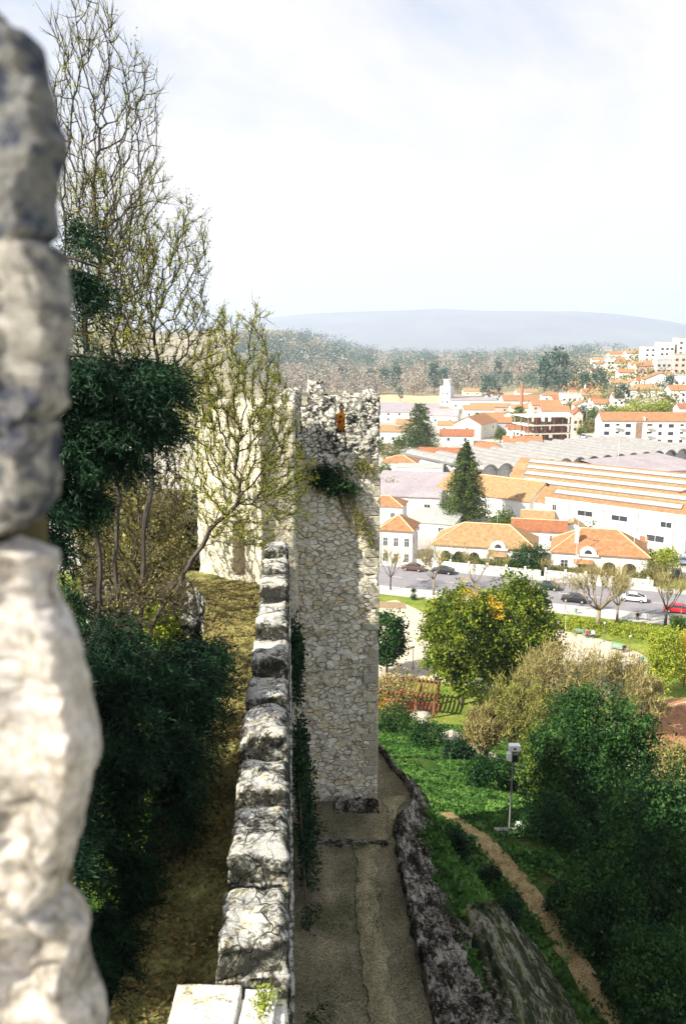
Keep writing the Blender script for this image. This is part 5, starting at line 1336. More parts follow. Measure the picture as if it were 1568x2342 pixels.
# planted bank above the apartments and trees in town
def grove(label, pxa, pxb, py, hpx, mat, seed, n=26, name='hedge', cat='hedge', leaf=.9):
    b = GT((pxa+pxb)/2, py); m = sizeat(b); t = thing(name, label, cat, b); r = np.random.default_rng(seed); c = []
    for i in range(n):
        x = (r.random()-.5)*(pxb-pxa)*m; y = r.random()*12; z = gz(b.x+x, b.y+y)-b.z
        hh = hpx*m*(.5+.6*r.random()); c.append((x, y, z+hh*r.random()*.8))
    npmesh('foliage', quads(clumps(c, 70, hpx*m*.22, seed), leaf, .6, seed=seed), 4, M[mat], t)
    MB().box(-(pxb-pxa)*m*.3, (pxb-pxa)*m*.3, 2, 3, -1, hpx*m*.2).build('stems', M['trunkb'], t)
grove('yellow green hedge bank above the apartment row', 1398, 1560, 945, 24, 'lime', 81, 60)
grove('darker shrubs at the left end of the green bank', 1340, 1405, 965, 34, 'midgreen', 82, 30)
grove('green shrubs beside the narrow street below the bank', 1335, 1372, 990, 30, 'olive', 83, 22)
G3 = 'conifers in the town'
def con_px(label, bx, by, w, h, mat, leaf, seed, **k):
    b = GT(bx, by); m = sizeat(b); conifer('conifer', label, b, h*m*1.02, w*m*.55, mat, leaf, seed, group=G3, **k)
con_px('big pointed conifer right in front of the orange warehouse roofs', 1060, 1205, 138, 192, 'cedar2', .42, 91, layers=26, broad=.75, q=1.2, per=12)
con_px('broad layered conifer left of the gabled barn', 957, 1034, 104, 110, 'cedar2', .55, 92, layers=18, broad=.55, q=1, per=11)
con_px('bright yellow green conifer left of the unfinished building', 1184, 985, 52, 56, 'laurel', .6, 93, layers=12, broad=.4, q=.8)
b = svx(1208, 148); m = sizeat(b); leaf_tree('evergreen_tree', 'round dark tree between the two villas', b, (36*m, 36*m, 28*m), 34*m, 'dkgreen', .34, 150, 45, .42, 94, r0=.2)
b = svx(1516, 150); m = sizeat(b); leaf_tree('young_tree', 'lime green tree in the side street right of the chimney villa', b, (30*m, 30*m, 28*m), 46*m, 'lime', .34, 110, 40, .42, 95, r0=.15)
leaf_tree('shrub', 'dark bush against the ochre roofed house', svx(1484, 158), (1.3, 1.3, 1.6), 1.8, 'dkgreen', .3, 40, 40, .3, 96, r0=.08, cat='shrub')
leaf_tree('shrub', 'brown leafless bush at the right corner of the chimney villa', svx(1490, 146.5), (1.8, 1.8, 2.4), 2.6, 'olive', .3, 60, 40, .35, 97, r0=.08, cat='shrub')
leaf_tree('shrub', 'grey green trees shading the yard beside the broad conifer', GT(890, 1050), (4.5, 3, 2.6), 3, 'olive', .5, 80, 40, .6, 98, r0=.15, cat='shrub')
leaf_tree('shrub', 'red flowering bush in front of the pyramid roofed house', svx(893, 146), (1.2, 1.2, 1.1), 1.6, 'orangel', .3, 30, 40, .3, 99, r0=.08, cat='shrub')
# pollarded street trees
def pollard(label, bx, by, hpx, spread, r0, seed, mat='bark_lit', h0=.3, nl=7, whips=420, z=0, thick=.024):
    b = G(bx, by, z); m = sizeat(b); H = hpx*m; rr = random.Random(seed); t = thing('plane_tree', label, 'tree', b, 0, 'bare pollarded trees along the street'); r0 *= .8
    mb = MB(); mb.tube([(0, 0, -.2), (rr.uniform(-.1, .1), 0, H*h0*.5), (0, 0, H*h0)], [r0*1.25, r0, r0*.95], 8); ends = []
    for i in range(nl):
        a = 2*math.pi*i/nl+rr.uniform(-.4, .4); s = spread*m*rr.uniform(.3, .62)
        e = Vector((math.cos(a)*s, math.sin(a)*s, H*rr.uniform(.48, .66))); k = Vector((e.x*.55+rr.gauss(0, .12), e.y*.55, H*(h0+rr.uniform(.06, .16))))
        mb.tube([(0, 0, H*h0-.15), k, e], [r0*.55, r0*.34, r0*.2], 6)
        for q in range(3):
            f = rr.uniform(.35, 1); p0 = k.lerp(e, f); p2 = p0+Vector((rr.gauss(e.x*.25, .3), rr.gauss(e.y*.25, .3), H*rr.uniform(.10, .22))); p1 = p0.lerp(p2, .5)+Vector((rr.gauss(0, .1), rr.gauss(0, .1), 0))
            mb.tube([p0, p1, p2], [r0*.2, r0*.13, r0*.07], 4); ends += [p1, p2, p2]
        ends += [e]
    mb.build('trunk', M[mat], t, True); mb = MB()
    for i in range(whips):
        s = rr.choice(ends); d = Vector((s.x*.3+rr.gauss(0, .6), s.y*.3+rr.gauss(0, .6), 1.0+rr.random()*.6)).normalized()
        L_ = H*rr.uniform(.12, .36); mid = s+d*L_*.5+Vector((rr.gauss(0, .1), rr.gauss(0, .1), 0))*L_
        q = Vector((rr.gauss(0, 1), rr.gauss(0, 1), 0)).normalized()*thick; e = s+d*L_
        mb.add([s-q, s+q, mid+q*.7, mid-q*.7, e+q*.2, e-q*.2], [(0, 1, 2, 3), (3, 2, 4, 5)])
    mb.build('twigs', M['twig'], t)
pollard('dark stemmed pollarded tree nearest the tower on the street', 893, 1350, 108, 48, .16, 1, 'bark')
pollard('pollarded tree before the brown car', 990, 1362, 132, 55, .2, 2)
pollard('many stemmed pollarded tree rising behind the round park trees', 1083, 1345, 110, 62, .18, 3, h0=.12)
pollard('thickest pollarded tree with gnarled trunk in front of the chimney villa', 1366, 1436, 172, 80, .42, 4, whips=900, h0=.26, nl=9)
pollard('slimmer pollarded tree just right of the thickest one', 1409, 1424, 140, 45, .22, 5, whips=450)
pollard('dark pollarded tree at the park corner by the red car', 1519, 1432, 142, 58, .26, 6, 'bark', whips=460)
pollard('slender sapling with pale twigs between the parked green car and plaza', 1292, 1402, 100, 42, .08, 7, h0=.35, nl=5, whips=300)
pollard('small bare street tree behind the dark green car', 1248, 1334, 62, 26, .08, 8, h0=.4, nl=5, whips=160)
pollard('thin bare tree on the far pavement left of the green car', 1146, 1322, 56, 30, .07, 9, h0=.4, nl=5, whips=140)
# ------------------------------------------------------------------ far woods
def fartree(seed, rx, rz, mat, n=40, per=26, leaf=1.15, lo=.4):
    t = thing('far_tree', 'x', 'tree', (0, 0, 0)); p = crown_pts((rx, rx, rz), n, per, rx*.16, seed, lo); p[:, 2] += rz*1.15
    npmesh('crown', quads(p, leaf, .7, seed=seed), 4, M[mat], t); MB().tube([(0, 0, -1), (0, 0, rz*.8)], [.5, .3], 5).build('trunk', M['trunkb'], t); return t
protos = {'g': fartree(101, 6, 7.5, 'fargreen'), 'c': fartree(102, 4.2, 11, 'fargreen'), 'p': fartree(103, 7, 8, 'farpink', 30, 24, 1.1)}
FT = [('c', 1242, 905, 1.15, 'dark tall tree at the left of the cluster below the hillside'), ('c', 1258, 902, 1.3, 'darkest and tallest tree in the cluster below the hillside'), ('c', 1276, 900, 1.25, 'dark tree at the right of the cluster below the hillside'), ('g', 1290, 906, .9, 'short dark tree at the foot of the hillside cluster'),
 ('g', 1118, 914, 1.1, 'green round tree left of the pyramid roofed farmhouse'), ('c', 992, 902, 1.2, 'pointed dark tree just left above the white tower'), ('g', 1010, 892, 1.2, 'dark tree standing above the white tower'), ('c', 905, 896, 1.1, 'tall blue green tree left of the white villa in the wood'), ('g', 880, 892, 1.2, 'wide blue green tree left of the slim one in the wood'), ('g', 850, 884, 1.1, 'green tree left of the wide blue green one'),
 ('c', 986, 872, 1.0, 'dark tree touching the white villa on its right'), ('g', 1060, 880, 1.1, 'green tree in the wood between white tower and brick chimney'), ('c', 1135, 878, 1.2, 'slim dark tree standing in the pinkish wood'), ('g', 1160, 888, 1.0, 'round green tree beside the slim dark one in the pinkish wood'), ('g', 1222, 886, 1.0, 'green tree left of the dark hillside cluster'),
 ('g', 1332, 900, .7, 'green tree between the red tiled cottage and dark cluster'), ('c', 1350, 908, .6, 'dark tree against the brown slope'), ('g', 1370, 892, .7, 'bushy tree on the lower brown slope'), ('c', 1378, 908, .55, 'pointed tree beside the cream cottage'), ('g', 1420, 925, .6, 'tree at the left of the yellowish villa'), ('g', 1525, 905, .6, 'tree between the yellowish villa and the right edge blocks'), ('g', 1330, 965, .45, 'tree in the yard by the green bank'), ('g', 810, 880, 1.0, 'green tree above the tower battlements in the wood'), ('c', 782, 892, 1.0, 'slim green tree directly above the tower battlements'), ('c', 915, 918, .5, 'thin dark cypress at the edge of the ochre field')]
used = {}
for k, (kind, px, py, s, lb) in enumerate(FT):
    p = protos[kind]; o = p if kind not in used else copy_tree(p); used[kind] = 1
    o.location = GT(px, py); o.scale = (s*1.15,)*3; o.rotation_euler = (0, 0, k*1.3); o['label'] = lb; o['group'] = 'trees of the far plain'
pt = protos['p']; pinks = [(655, 905), (690, 900), (735, 905), (770, 898), (815, 905), (860, 902), (945, 905), (965, 898), (1045, 898), (1078, 890), (1100, 880), (1150, 872), (1185, 880), (1205, 875), (1180, 862), (925, 885)]
for k, (px, py) in enumerate(pinks):
    o = pt if k == 0 else copy_tree(pt); o.location = GT(px, py); o.scale = (1.2+.5*random.random(),)*3; o.rotation_euler = (0, 0, k*1.7)
    o['label'] = 'leafless pinkish brown tree in the wood across the plain'; o['group'] = 'leafless trees of the far wood'
def scatter(name, n, px0, px1, py0, py1, mat, seed, size, per=12, leaf=3.0, cond=None):
    r = random.Random(seed); c = []; w = []
    while len(c) < n:
        px = r.uniform(px0, px1); py = r.uniform(py0, py1)
        g = GT(px, py)
        if cond and not cond(px, py, g): continue
        s = size*(.5+r.random()); m = min(1.0, .35+g.y/2200)
        c += [(g.x+r.gauss(0, s), g.y+r.gauss(0, s), g.z+s*.9+r.random()*s) ]
        w.append(s)
    cc = np.array(c); R_ = np.random.default_rng(seed)
    p = (cc[:, None]+R_.normal(size=(len(cc), per, 3))*size*np.array([.55, .55, .42])).reshape(-1, 3)
    tag(npmesh(name, quads(p, leaf, .7, seed=seed), 4, M[mat]), kind='stuff')
nzf = lambda px, py, q, th: noise.noise((px*.02, py*.07, q)) > th
scatter('far_bare_wood', 1500, 560, 1330, 848, 905, 'farpink', 1, 6, 34, 1.15, lambda a, b, g: nzf(a, b, 1, -.25) and not (a > 1000 and b > 890))
scatter('far_green_wood', 1300, 560, 1330, 842, 898, 'fargreen', 2, 6, 34, 1.2, lambda a, b, g: nzf(a, b, 5, .0))
scatter('far_hill_wood', 2600, 540, 1420, 775, 850, 'fargreen', 3, 9, 16, 2.8, lambda a, b, g: nzf(a, b, 8, -.12) and 1100 < g.y < 6500)
scatter('far_hill_scrub', 700, 540, 1400, 775, 850, 'farpink', 4, 9, 12, 3.2, lambda a, b, g: nzf(a, b, 3, .0) and 1100 < g.y < 6500)
scatter('hillside_scrub', 500, 1300, 1568, 815, 935, 'olive', 5, 2.6, 12, 1.3, lambda a, b, g: nzf(a, b, 4, .0))
mb = MB()
mb.poly([tuple(G(a, b, .05)) for a, b in [(868, 922), (1004, 926), (1004, 905), (868, 902)]]); tag(mb.build('dry_field', noisy('ochre_stubble', (.46,.33,.18), (.58,.42,.26), .03, 1), None), kind='structure')

# small garden trees scattered between the houses
GTREE = [(1020, 1188), (1150, 1228), (1355, 1228), (1000, 1080), (1048, 1070), (1160, 1060), (880, 1100), (912, 1034), (868, 1040), (1142, 1012), (1206, 1010), (1090, 965), (1230, 985), (1356, 1030), (1325, 1000), (1300, 945), (1392, 960), (1060, 920), (1150, 925), (890, 1150), (1475, 1235), (1480, 1200)]
gp = None
for k, (px, py) in enumerate(GTREE):
    b = GT(px, py); s = .55+.6*random.random()
    if gp is None:
        gp = leaf_tree('garden_tree', 'small dark green garden tree between the town houses', b, (1.7, 1.7, 1.5), 2.6, 'midgreen', .4, 60, 30, .4, 120, 'garden trees between the town houses', r0=.1); o = gp
    else: o = copy_tree(gp)
    o.location = b; o.scale = (s*1.3,)*3; o.rotation_euler = (0, 0, k*1.1)
for (px, py, w, lb) in [(1120, 1090, 7, 'long low lean-to with tiled roof along the left end of the vaulted hall'), (905, 1128, 6, 'small white shed on the yard left of the pinkish grey roof')]:
    house(lb, px, px+60, py, 2.6, 5, 'shed', .8, 'white', 'roofyel', -14, wins=[('f', 2, .8, .9, .9)], name='shed', cat='shed')
X = [(1252, 1290, 958, 5.0, 9, 'gx', 2.0, 'white', 'roofyel', -6, 2, 'small white house touching the pink one above the unfinished building'),
 (1100, 1150, 972, 4.4, 9, 'gx', 2.0, 'white', 'roof', -6, 2, 'small house wedged behind the arched windowed grey house'),
 (1140, 1180, 968, 4.4, 9, 'gy', 2.0, 'cream', 'roofyel', -6, 1, 'cream gabled cottage left of the yellow green conifer'),
 (1000, 1060, 990, 3.6, 9, 'gx', 2.0, 'white', 'roofyel', -10, 2, 'low ochre roofed house left of the gabled barn'),
 (905, 955, 990, 4.4, 10, 'gx', 2.0, 'cream', 'roofyel', -6, 2, 'cream house half hidden by the broad conifer'),
 (1262, 1300, 934, 5.4, 9, 'gx', 2.0, 'cream', 'roofred', -6, 2, 'cream house with red roof below the modern flat block'),
 (1330, 1362, 918, 5.0, 9, 'gx', 2.0, 'white', 'roof', -6, 2, 'white house uphill from the red tiled cottage'),
 (1440, 1475, 858, 6.0, 9, 'gx', 2.0, 'white', 'roofyel', -6, 2, 'pale house below the left apartment tower'),
 (1404, 1436, 852, 6.0, 9, 'gx', 2.0, 'white', 'roof', -6, 2, 'white house on the upper brown slope right of the block'),
 (1500, 1536, 885, 6.0, 9, 'gx', 2.0, 'white', 'roofyel', -6, 2, 'white house just below the grey block of flats'),
 (870, 925, 944, 4.0, 14, 'gx', 2.4, 'white', 'groof', -8, 3, 'far grey roofed shed above the very long factory'),
 (1160, 1200, 918, 4.0, 12, 'flat', 0, 'white', 'groof', -4, 3, 'far flat white shed left of the brick chimney top')]
for k, (a, b, py, h, D, rf, rh, wl_, rm, an, nw, lb) in enumerate(X):
    house(lb, a, b, py, h, D, rf, rh, wl_, rm, an, [('f', nw, z_, 1.1, 1.3) for z_ in ([1.2] if h < 5 else [.8, 3.4])], 'house' if 'shed' not in lb else 'shed', 'house' if 'shed' not in lb else 'shed', near=False)

X = [(1300, 1322, 895, 4.4, 9, 'gx', 2, 'white', 'roofyel', -6, 2, 'small white house left of the brown slope foot'),
 (1352, 1376, 868, 4.6, 9, 'gx', 2, 'cream', 'roof', -6, 2, 'cream house halfway up the brown slope on its left'),
 (1326, 1350, 852, 4.6, 9, 'gx', 2, 'white', 'roofyel', -6, 2, 'white house high on the left flank of the slope'),
 (1360, 1382, 846, 4.6, 9, 'hip', 2, 'white', 'roof', -6, 2, 'small pyramid roofed house under the hilltop skyline'),
 (1408, 1430, 840, 5, 9, 'gx', 2, 'cream', 'roof', -6, 2, 'cream house just under the hilltop skyline'),
 (1455, 1474, 893, 5, 9, 'gx', 2, 'white', 'roofred', -6, 2, 'red roofed house directly above the yellowish villa'),
 (1436, 1456, 896, 4.6, 8, 'gy', 2, 'white', 'roofyel', -6, 1, 'little gabled house at the left shoulder of the yellowish villa'),
 (1300, 1318, 918, 4.6, 8, 'gx', 2, 'cream', 'roof', -6, 2, 'cream house between the pink cottage and the modern block'),
 (1350, 1376, 938, 4.6, 9, 'gx', 2, 'white', 'roofred', -6, 2, 'red roofed white house left of the green bank'),
 (1400, 1426, 930, 4.6, 9, 'gx', 2, 'white', 'roofyel', -6, 2, 'white house rising behind the left part of the green bank'),
 (1515, 1545, 855, 9, 9, 'flat', 0, 'white', 'skyl', -6, 3, 'white block squeezed between the hilltop towers and pinkish flats'),
 (1478, 1502, 856, 6, 9, 'gx', 2, 'pinkw', 'roof', -6, 2, 'pink house under the left white apartment tower')]
for k, (a, b, py, h, D, rf, rh, wl_, rm, an, nw, lb) in enumerate(X):
    nm = 'apartment_block' if 'block squeezed' in lb else 'house'
    house(lb, a, b, py, h, D, rf, rh, wl_, rm, an, [('f', nw, z_, 1.1, 1.3) for z_ in ([1.2] if h < 5 else [.8, 3.4])], nm, nm.replace('_', ' '), near=False)
# ------------------------------------------------------------------ cars
def lerp2(a, b, t): return a+(b-a)*t
def make_car(paint, label, loc, rz, style='sedan', L=4.2, Wd=1.68, H=1.4):
    t = thing('parked_car', label, 'car', loc, rz, 'cars on the street')
    hb = style == 'hatch'
    prof = [(-L/2, .42), (-L/2+.02, .62), (-L/2+.08, .80), (-L*.30, .90), (-L*.17, H), (L*.16, H+.0), (L*.34 if not hb else L*.44, .94 if not hb else .96), (L/2-.05, .88), (L/2, .55), (L/2-.02, .36)]
    lower = [(-L/2, .42), (-L/2+.02, .62), (-L/2+.08, .80), (-L*.30, .92), (L*.34 if not hb else L*.46, .94), (L/2-.05, .88), (L/2, .55), (L/2-.02, .30), (-L/2+.05, .28)]
    MB().prism(lower, -Wd/2, Wd/2, 'y').build('body', M[paint], t, bevel=.07)
    cab = [(-L*.29, .90), (-L*.17, H-.05), (L*.15, H-.05), (L*.33 if not hb else L*.44, .92)]
    mb = MB(); n = 4
    for s in (-1, 1): mb.v += [(x, s*(Wd/2-.05-(.16 if z > 1 else 0)), z) for x, z in cab]
    mb.f = [(0, 1, 2, 3), (7, 6, 5, 4), (0, 4, 5, 1), (1, 5, 6, 2), (2, 6, 7, 3)]; mb.build('windows', M['glass'], t)
    mb = MB(); r0 = [(-L*.175, H-.06), (-L*.155, H+.01), (L*.135, H+.01), (L*.155, H-.06)]; mb.prism(r0, -Wd/2+.19, Wd/2-.19, 'y'); mb.build('roof', M[paint], t, bevel=.03)
    for s in (-1, 1):
        z1 = s*(Wd/2-.045); z2 = s*(Wd/2-.20)
        MB().tube([(-L*.29, z1, .9), (-L*.17, z2, H-.04), (L*.02, z2, H-.03), (L*.02, z1, .9), (L*.02, z2, H-.03), (L*.15, z2, H-.04), (L*.33 if not hb else L*.44, z1, .9)], .035, 4).build('window_frame', M[paint], t)
    for x in (-L*.31, L*.30):
        for s in (-1, 1):
            w = MB().tube([(x, s*(Wd/2-.17), .31), (x, s*(Wd/2+.02), .31)], .31, 14).build('wheel', M['tyre'], t)
            MB().tube([(x, s*(Wd/2+.02), .31), (x, s*(Wd/2+.035), .31)], .17, 10).build('hub', M['hub'], w)
    for s in (-1, 1):
        MB().box(-L/2-.015, -L/2+.06, s*Wd*.33-.16, s*Wd*.33+.16, .60, .74).build('headlight', M['skyl'], t)
        MB().box(L/2-.05, L/2+.012, s*Wd*.36-.13, s*Wd*.36+.13, .64, .80).build('tail_light', M['red'], t)
    MB().box(-L/2-.03, -L/2+.1, -Wd/2+.1, Wd/2-.1, .36, .48).build('bumper', M['cdark'], t)
    return t
def onroad(px, v): p = svx(px, v); p.z = .025; return p
make_car('cbrown', 'brown sedan parked at the far kerb behind the leafless street trees', onroad(944, 140.3), A20)
make_car('cdark', 'black car parked in front of the arched villa beside the brown sedan', onroad(1012, 140.2), A20, 'hatch')
make_car('cgreen', 'dark green sedan driving on the street below the villas', onroad(1250, 136.6), A20)
make_car('cwhite', 'white hatchback on the street behind the slim pollarded tree', onroad(1446, 134.8), A20, 'hatch')
make_car('red', 'bright red car cut off by the right edge on the street', onroad(1548, 131.0), A20, 'hatch')
make_car('cdark', 'black car with red lights in the side street', svx(1546, 153)+Vector((0, 0, .025)), A20+math.pi/2, 'hatch')
make_car('cblue', 'pale blue car farthest up the side street', svx(1561, 163)+Vector((0, 0, .025)), A20+math.pi/2)
make_car('cwhite', 'white van like car far up the street canyon by the green bank', GT(1333, 1002), R(70), 'hatch', 4.6, 1.8, 1.9)
make_car('cblue', 'blue car beside the white one far up the street canyon', GT(1348, 1004), R(70))
make_car('cdark', 'dark car waiting at the near kerb beyond the round park trees', onroad(1312, 131.0), A20)
# ------------------------------------------------------------------ people
def person(label, loc, rz, pose='stand', shirt='c_black', legs='c_jean', scale=1.0, hair=True, group=None, pants=True):
    t = thing('person', label, 'person', loc, rz, group); t.scale = (scale,)*3
    J = []; E = []; Rr = []
    def j(p, r, parent=None):
        J.append(p); Rr.append(r)
        if parent is not None: E.append((parent, len(J)-1))
        return len(J)-1
    sit = pose == 'sit'; hz_ = .52 if sit else .95
    pel = j((0, 0, hz_), .13); w = j((0, -.01 if not sit else .03, hz_+.18), .115, pel); ch = j((0, 0, hz_+.38), .14, w); nk = j((0, -.005, hz_+.53), .055, ch)
    hd = j((0, -.015, hz_+.62), .075, nk); j((0, -.02, hz_+.74), .085, hd)
    for s in (-1, 1):
        sh = j((s*.17, 0, hz_+.46), .055, ch)
        if sit: el = j((s*.22, -.08, hz_+.22), .042, sh); wr = j((s*.12, -.28, hz_+.12), .028, el)
        elif pose == 'lean': el = j((s*.24, -.10, hz_+.24), .042, sh); wr = j((s*.17, -.33, hz_+.15), .028, el)
        else: el = j((s*.22, .02, hz_+.20), .042, sh); wr = j((s*.23, -.08, hz_-.02), .028, el)
        pm = j((s*(.21 if pose == 'stand' else .14), -.10 if pose == 'stand' else -.38 if pose == 'lean' else -.34, hz_-.09 if pose == 'stand' else hz_+.145 if pose == 'lean' else hz_+.10), .026, wr)
        b = Vector(J[pm]); fd = Vector((0, -.2, -1)).normalized() if pose == 'stand' else Vector((0, -1, -.15)).normalized()
        for k, ln in enumerate((.065, .078, .072, .055)):
            o = b+Vector((0, (k-1.5)*.018, 0)) if pose == 'stand' else b+Vector(((k-1.5)*.018, 0, 0))
            f1 = j(tuple(o+fd*.03), .009, pm); f2 = j(tuple(o+fd*ln), .008, f1); j(tuple(o+fd*(ln+.025)+Vector((0, 0, -.014))), .007, f2)
        th = j(tuple(b+Vector((-s*.028, -.015, .0))), .010, pm); j(tuple(b+Vector((-s*.042, -.03, -.02))+fd*.02), .008, th)
        hp = j((s*.09, 0, hz_-.04), .095, pel)
        if sit: kn = j((s*.11, -.43, hz_-.02), .062, hp); an = j((s*.11, -.42, .09), .042, kn); j((s*.11, -.56, .05), .038, an)
        else: kn = j((s*.10, -.03, .50), .062, hp); an = j((s*.10, .01, .09), .042, kn); j((s*.11, -.13, .045), .038, an)
    me = bpy.data.meshes.new('body'); me.from_pydata(J, E, []); o = bpy.data.objects.new('body', me); col.objects.link(o); o.parent = t
    m = o.modifiers.new('skin', 'SKIN'); m.use_smooth_shade = True
    for v, r in zip(me.skin_vertices[0].data, Rr): v.radius = (r, r)
    me.skin_vertices[0].data[0].use_root = True
    me.materials.append(M['skin']); sb = o.modifiers.new('s', 'SUBSURF'); sb.levels = 1; sb.render_levels = 1
    # clothing shells over the body
    def tub(name, pts, rad, mat, k=10): return MB().tube(pts, rad, k).build(name, M[mat], t, True)
    mb = MB()
    mb.tube([(0, .0, hz_-.06), (0, 0, hz_+.10), (0, .0, hz_+.30), (0, 0, hz_+.46), (0, 0, hz_+.535)], [.165, .145, .172, .165, .07], 14)
    for s in (-1, 1):
        i = [q for q in range(len(J)) if abs(J[q][0]-s*.17) < 1e-6 and abs(J[q][2]-(hz_+.46)) < 1e-6][0]
        mb.tube([J[i], J[i+1], Vector(J[i+2]).lerp(Vector(J[i+1]), .06)], [.074, .058, .042], 8)
    mb.build('jacket' if shirt == 'jacket' else 'coat', M[shirt], t, True)
    mb = MB()
    for s in (-1, 1):
        if sit: mb.tube([(s*.08, .03, hz_-.02), (s*.11, -.43, hz_-.02), (s*.11, -.42, .12)], [.11, .085, .06], 8)
        else: mb.tube([(s*.085, 0, hz_), (s*.10, -.03, .5), (s*.10, .01, .11)], [.115, .085, .065], 8)
    mb.build('trousers', M[legs], t, True)
    # head with face and hair
    bm = MB(); nseg = 12
    for a in range(9):
        ph = math.pi*a/8
        for b in range(nseg):
            th = 2*math.pi*b/nseg; x, y, z = math.sin(ph)*math.cos(th)*.076, math.sin(ph)*math.sin(th)*.092, math.cos(ph)*.115
            if y < -.07 and abs(x) < .03 and -.03 < z < .02: y -= .022
            bm.v.append((x, y-.02, z+hz_+.70))
    for a in range(8):
        for b in range(nseg): bm.f.append((a*nseg+b, (a+1)*nseg+b, (a+1)*nseg+(b+1) % nseg, a*nseg+(b+1) % nseg))
    head = bm.build('head', M['skin'], t, True)
    e = MB(); e.box(-.042, -.018, -.112, -.098, hz_+.705, hz_+.718).box(.018, .042, -.112, -.098, hz_+.705, hz_+.718).build('eyes', M['hair'], head)
    MB().box(-.022, .022, -.112, -.098, hz_+.642, hz_+.652).build('mouth', M['c_red'], head)
    hb = MB()
    for a in range(7):
        ph = math.pi*.62*a/6
        for b in range(nseg):
            th = 2*math.pi*b/nseg; fr = math.sin(th) < -.45; q = min(ph, .55*math.pi*.55) if fr else ph
            hb.v.append((math.sin(q)*math.cos(th)*.098, math.sin(q)*math.sin(th)*.108-.008, math.cos(q)*.128+hz_+.71))
    for a in range(6):
        for b in range(nseg): hb.f.append((a*nseg+b, (a+1)*nseg+b, (a+1)*nseg+(b+1) % nseg, a*nseg+(b+1) % nseg))
    hb.build('hair', M['hair'], t, True)
    if not sit or True:
        mb = MB()
        for s in (-1, 1):
            y0 = -.42 if sit else .01; mb.tube([(s*.11, y0+.05, .055), (s*.11, y0-.16, .045)], [.05, .042], 8)
        mb.build('shoes', M['c_black'], t, True)
    return t
pp = P(781, 970, 27.55)
person('dark haired woman in an orange patterned jacket standing in the tower battlement gap', (pp.x, 27.62, 37.34-.02), R(-6), 'lean', 'jacket', 'c_black')
bp = lambda px, py: G(px, py, .03)
# benches ------------------------------------------------------------
def bench(label, p, rz, mat='benchg', L=1.9):
    t = thing('park_bench', label, 'bench', p, rz, 'park benches')
    mb = MB(); [mb.box(-L/2, L/2, -.42+i*.13, -.32+i*.13, .42, .46) for i in range(4)]; mb.build('seat', M[mat], t)
    mb = MB(); [mb.box(-L/2, L/2, .12+i*.03, .15+i*.03, .55+i*.15, .66+i*.15) for i in range(3)]; mb.build('backrest', M[mat], t)
    for s in (-1, 1):
        MB().box(s*L*.4-.03, s*L*.4+.03, -.40, -.34, 0, .42).box(s*L*.4-.03, s*L*.4+.03, .08, .14, 0, .9).box(s*L*.4-.03, s*L*.4+.03, -.40, .14, .38, .42).build('leg', M['metal'], t)
    return t
b1 = bp(1326, 1452); bench('pale green bench left of the seated person in red', b1, R(150+180-165))
b1.z = .03
bq = bp(1346, 1456); bench('bench with two people in the middle of the plaza edge', bq, R(-15)); 
person('person in red coat sitting on the plaza bench', bq+Vector((-.35, -.12, -.05)), R(-15), 'sit', 'c_red', 'c_jean')
person('person in white top sitting beside the one in red', bq+Vector((.45, -.32, -.05)), R(-15), 'sit', 'c_white', 'c_black')
bq = bp(1412, 1487); bench('green bench by the lamp post at the plaza corner', bq, R(-40), L=2.2)
person('person in black and white sitting at the end of the corner bench', bq+Vector((.62, -.62, -.05)), R(-40), 'sit', 'c_black', 'c_black')
person('person in teal and dark clothes standing near the lime green tree', bp(1467, 1523), R(-60), 'stand', 'c_teal', 'c_black')
person('person in grey walking beside the one in teal', bp(1459, 1527), R(-60), 'stand', 'c_grey', 'c_black')
bq = bp(1258, 1438); bench('green bench just right of the dark round tree', bq, R(-10))
person('person in white and red sitting beside the dark round tree', bq+Vector((-.4, -.05, -.05)), R(-10), 'sit', 'c_white', 'c_red')
person('person in blue sitting to the right on the same bench', bq+Vector((.5, -.2, -.05)), R(-10), 'sit', 'c_blue', 'c_black')
bq = svx(1466, 125.2); bq.z = .13; bench('grey bench on the near pavement facing the street', bq, R(-20), 'galv', 1.9)
person('person in black sitting hunched on the pavement bench', bq+Vector((-.62, .12, -.05)), R(-20), 'sit', 'c_black', 'c_black')
# litter bin
bq = svx(1315, 124.6); bq.z = .13; t = thing('litter_bin', 'small green litter bin on the pavement edge', 'litter bin', bq)
MB().tube([(0, 0, .25), (0, 0, .85)], [.2, .26], 10).build('bin', M['benchg'], t); MB().tube([(0, 0, 0), (0, 0, .25)], .04, 6).build('post', M['metal'], t)
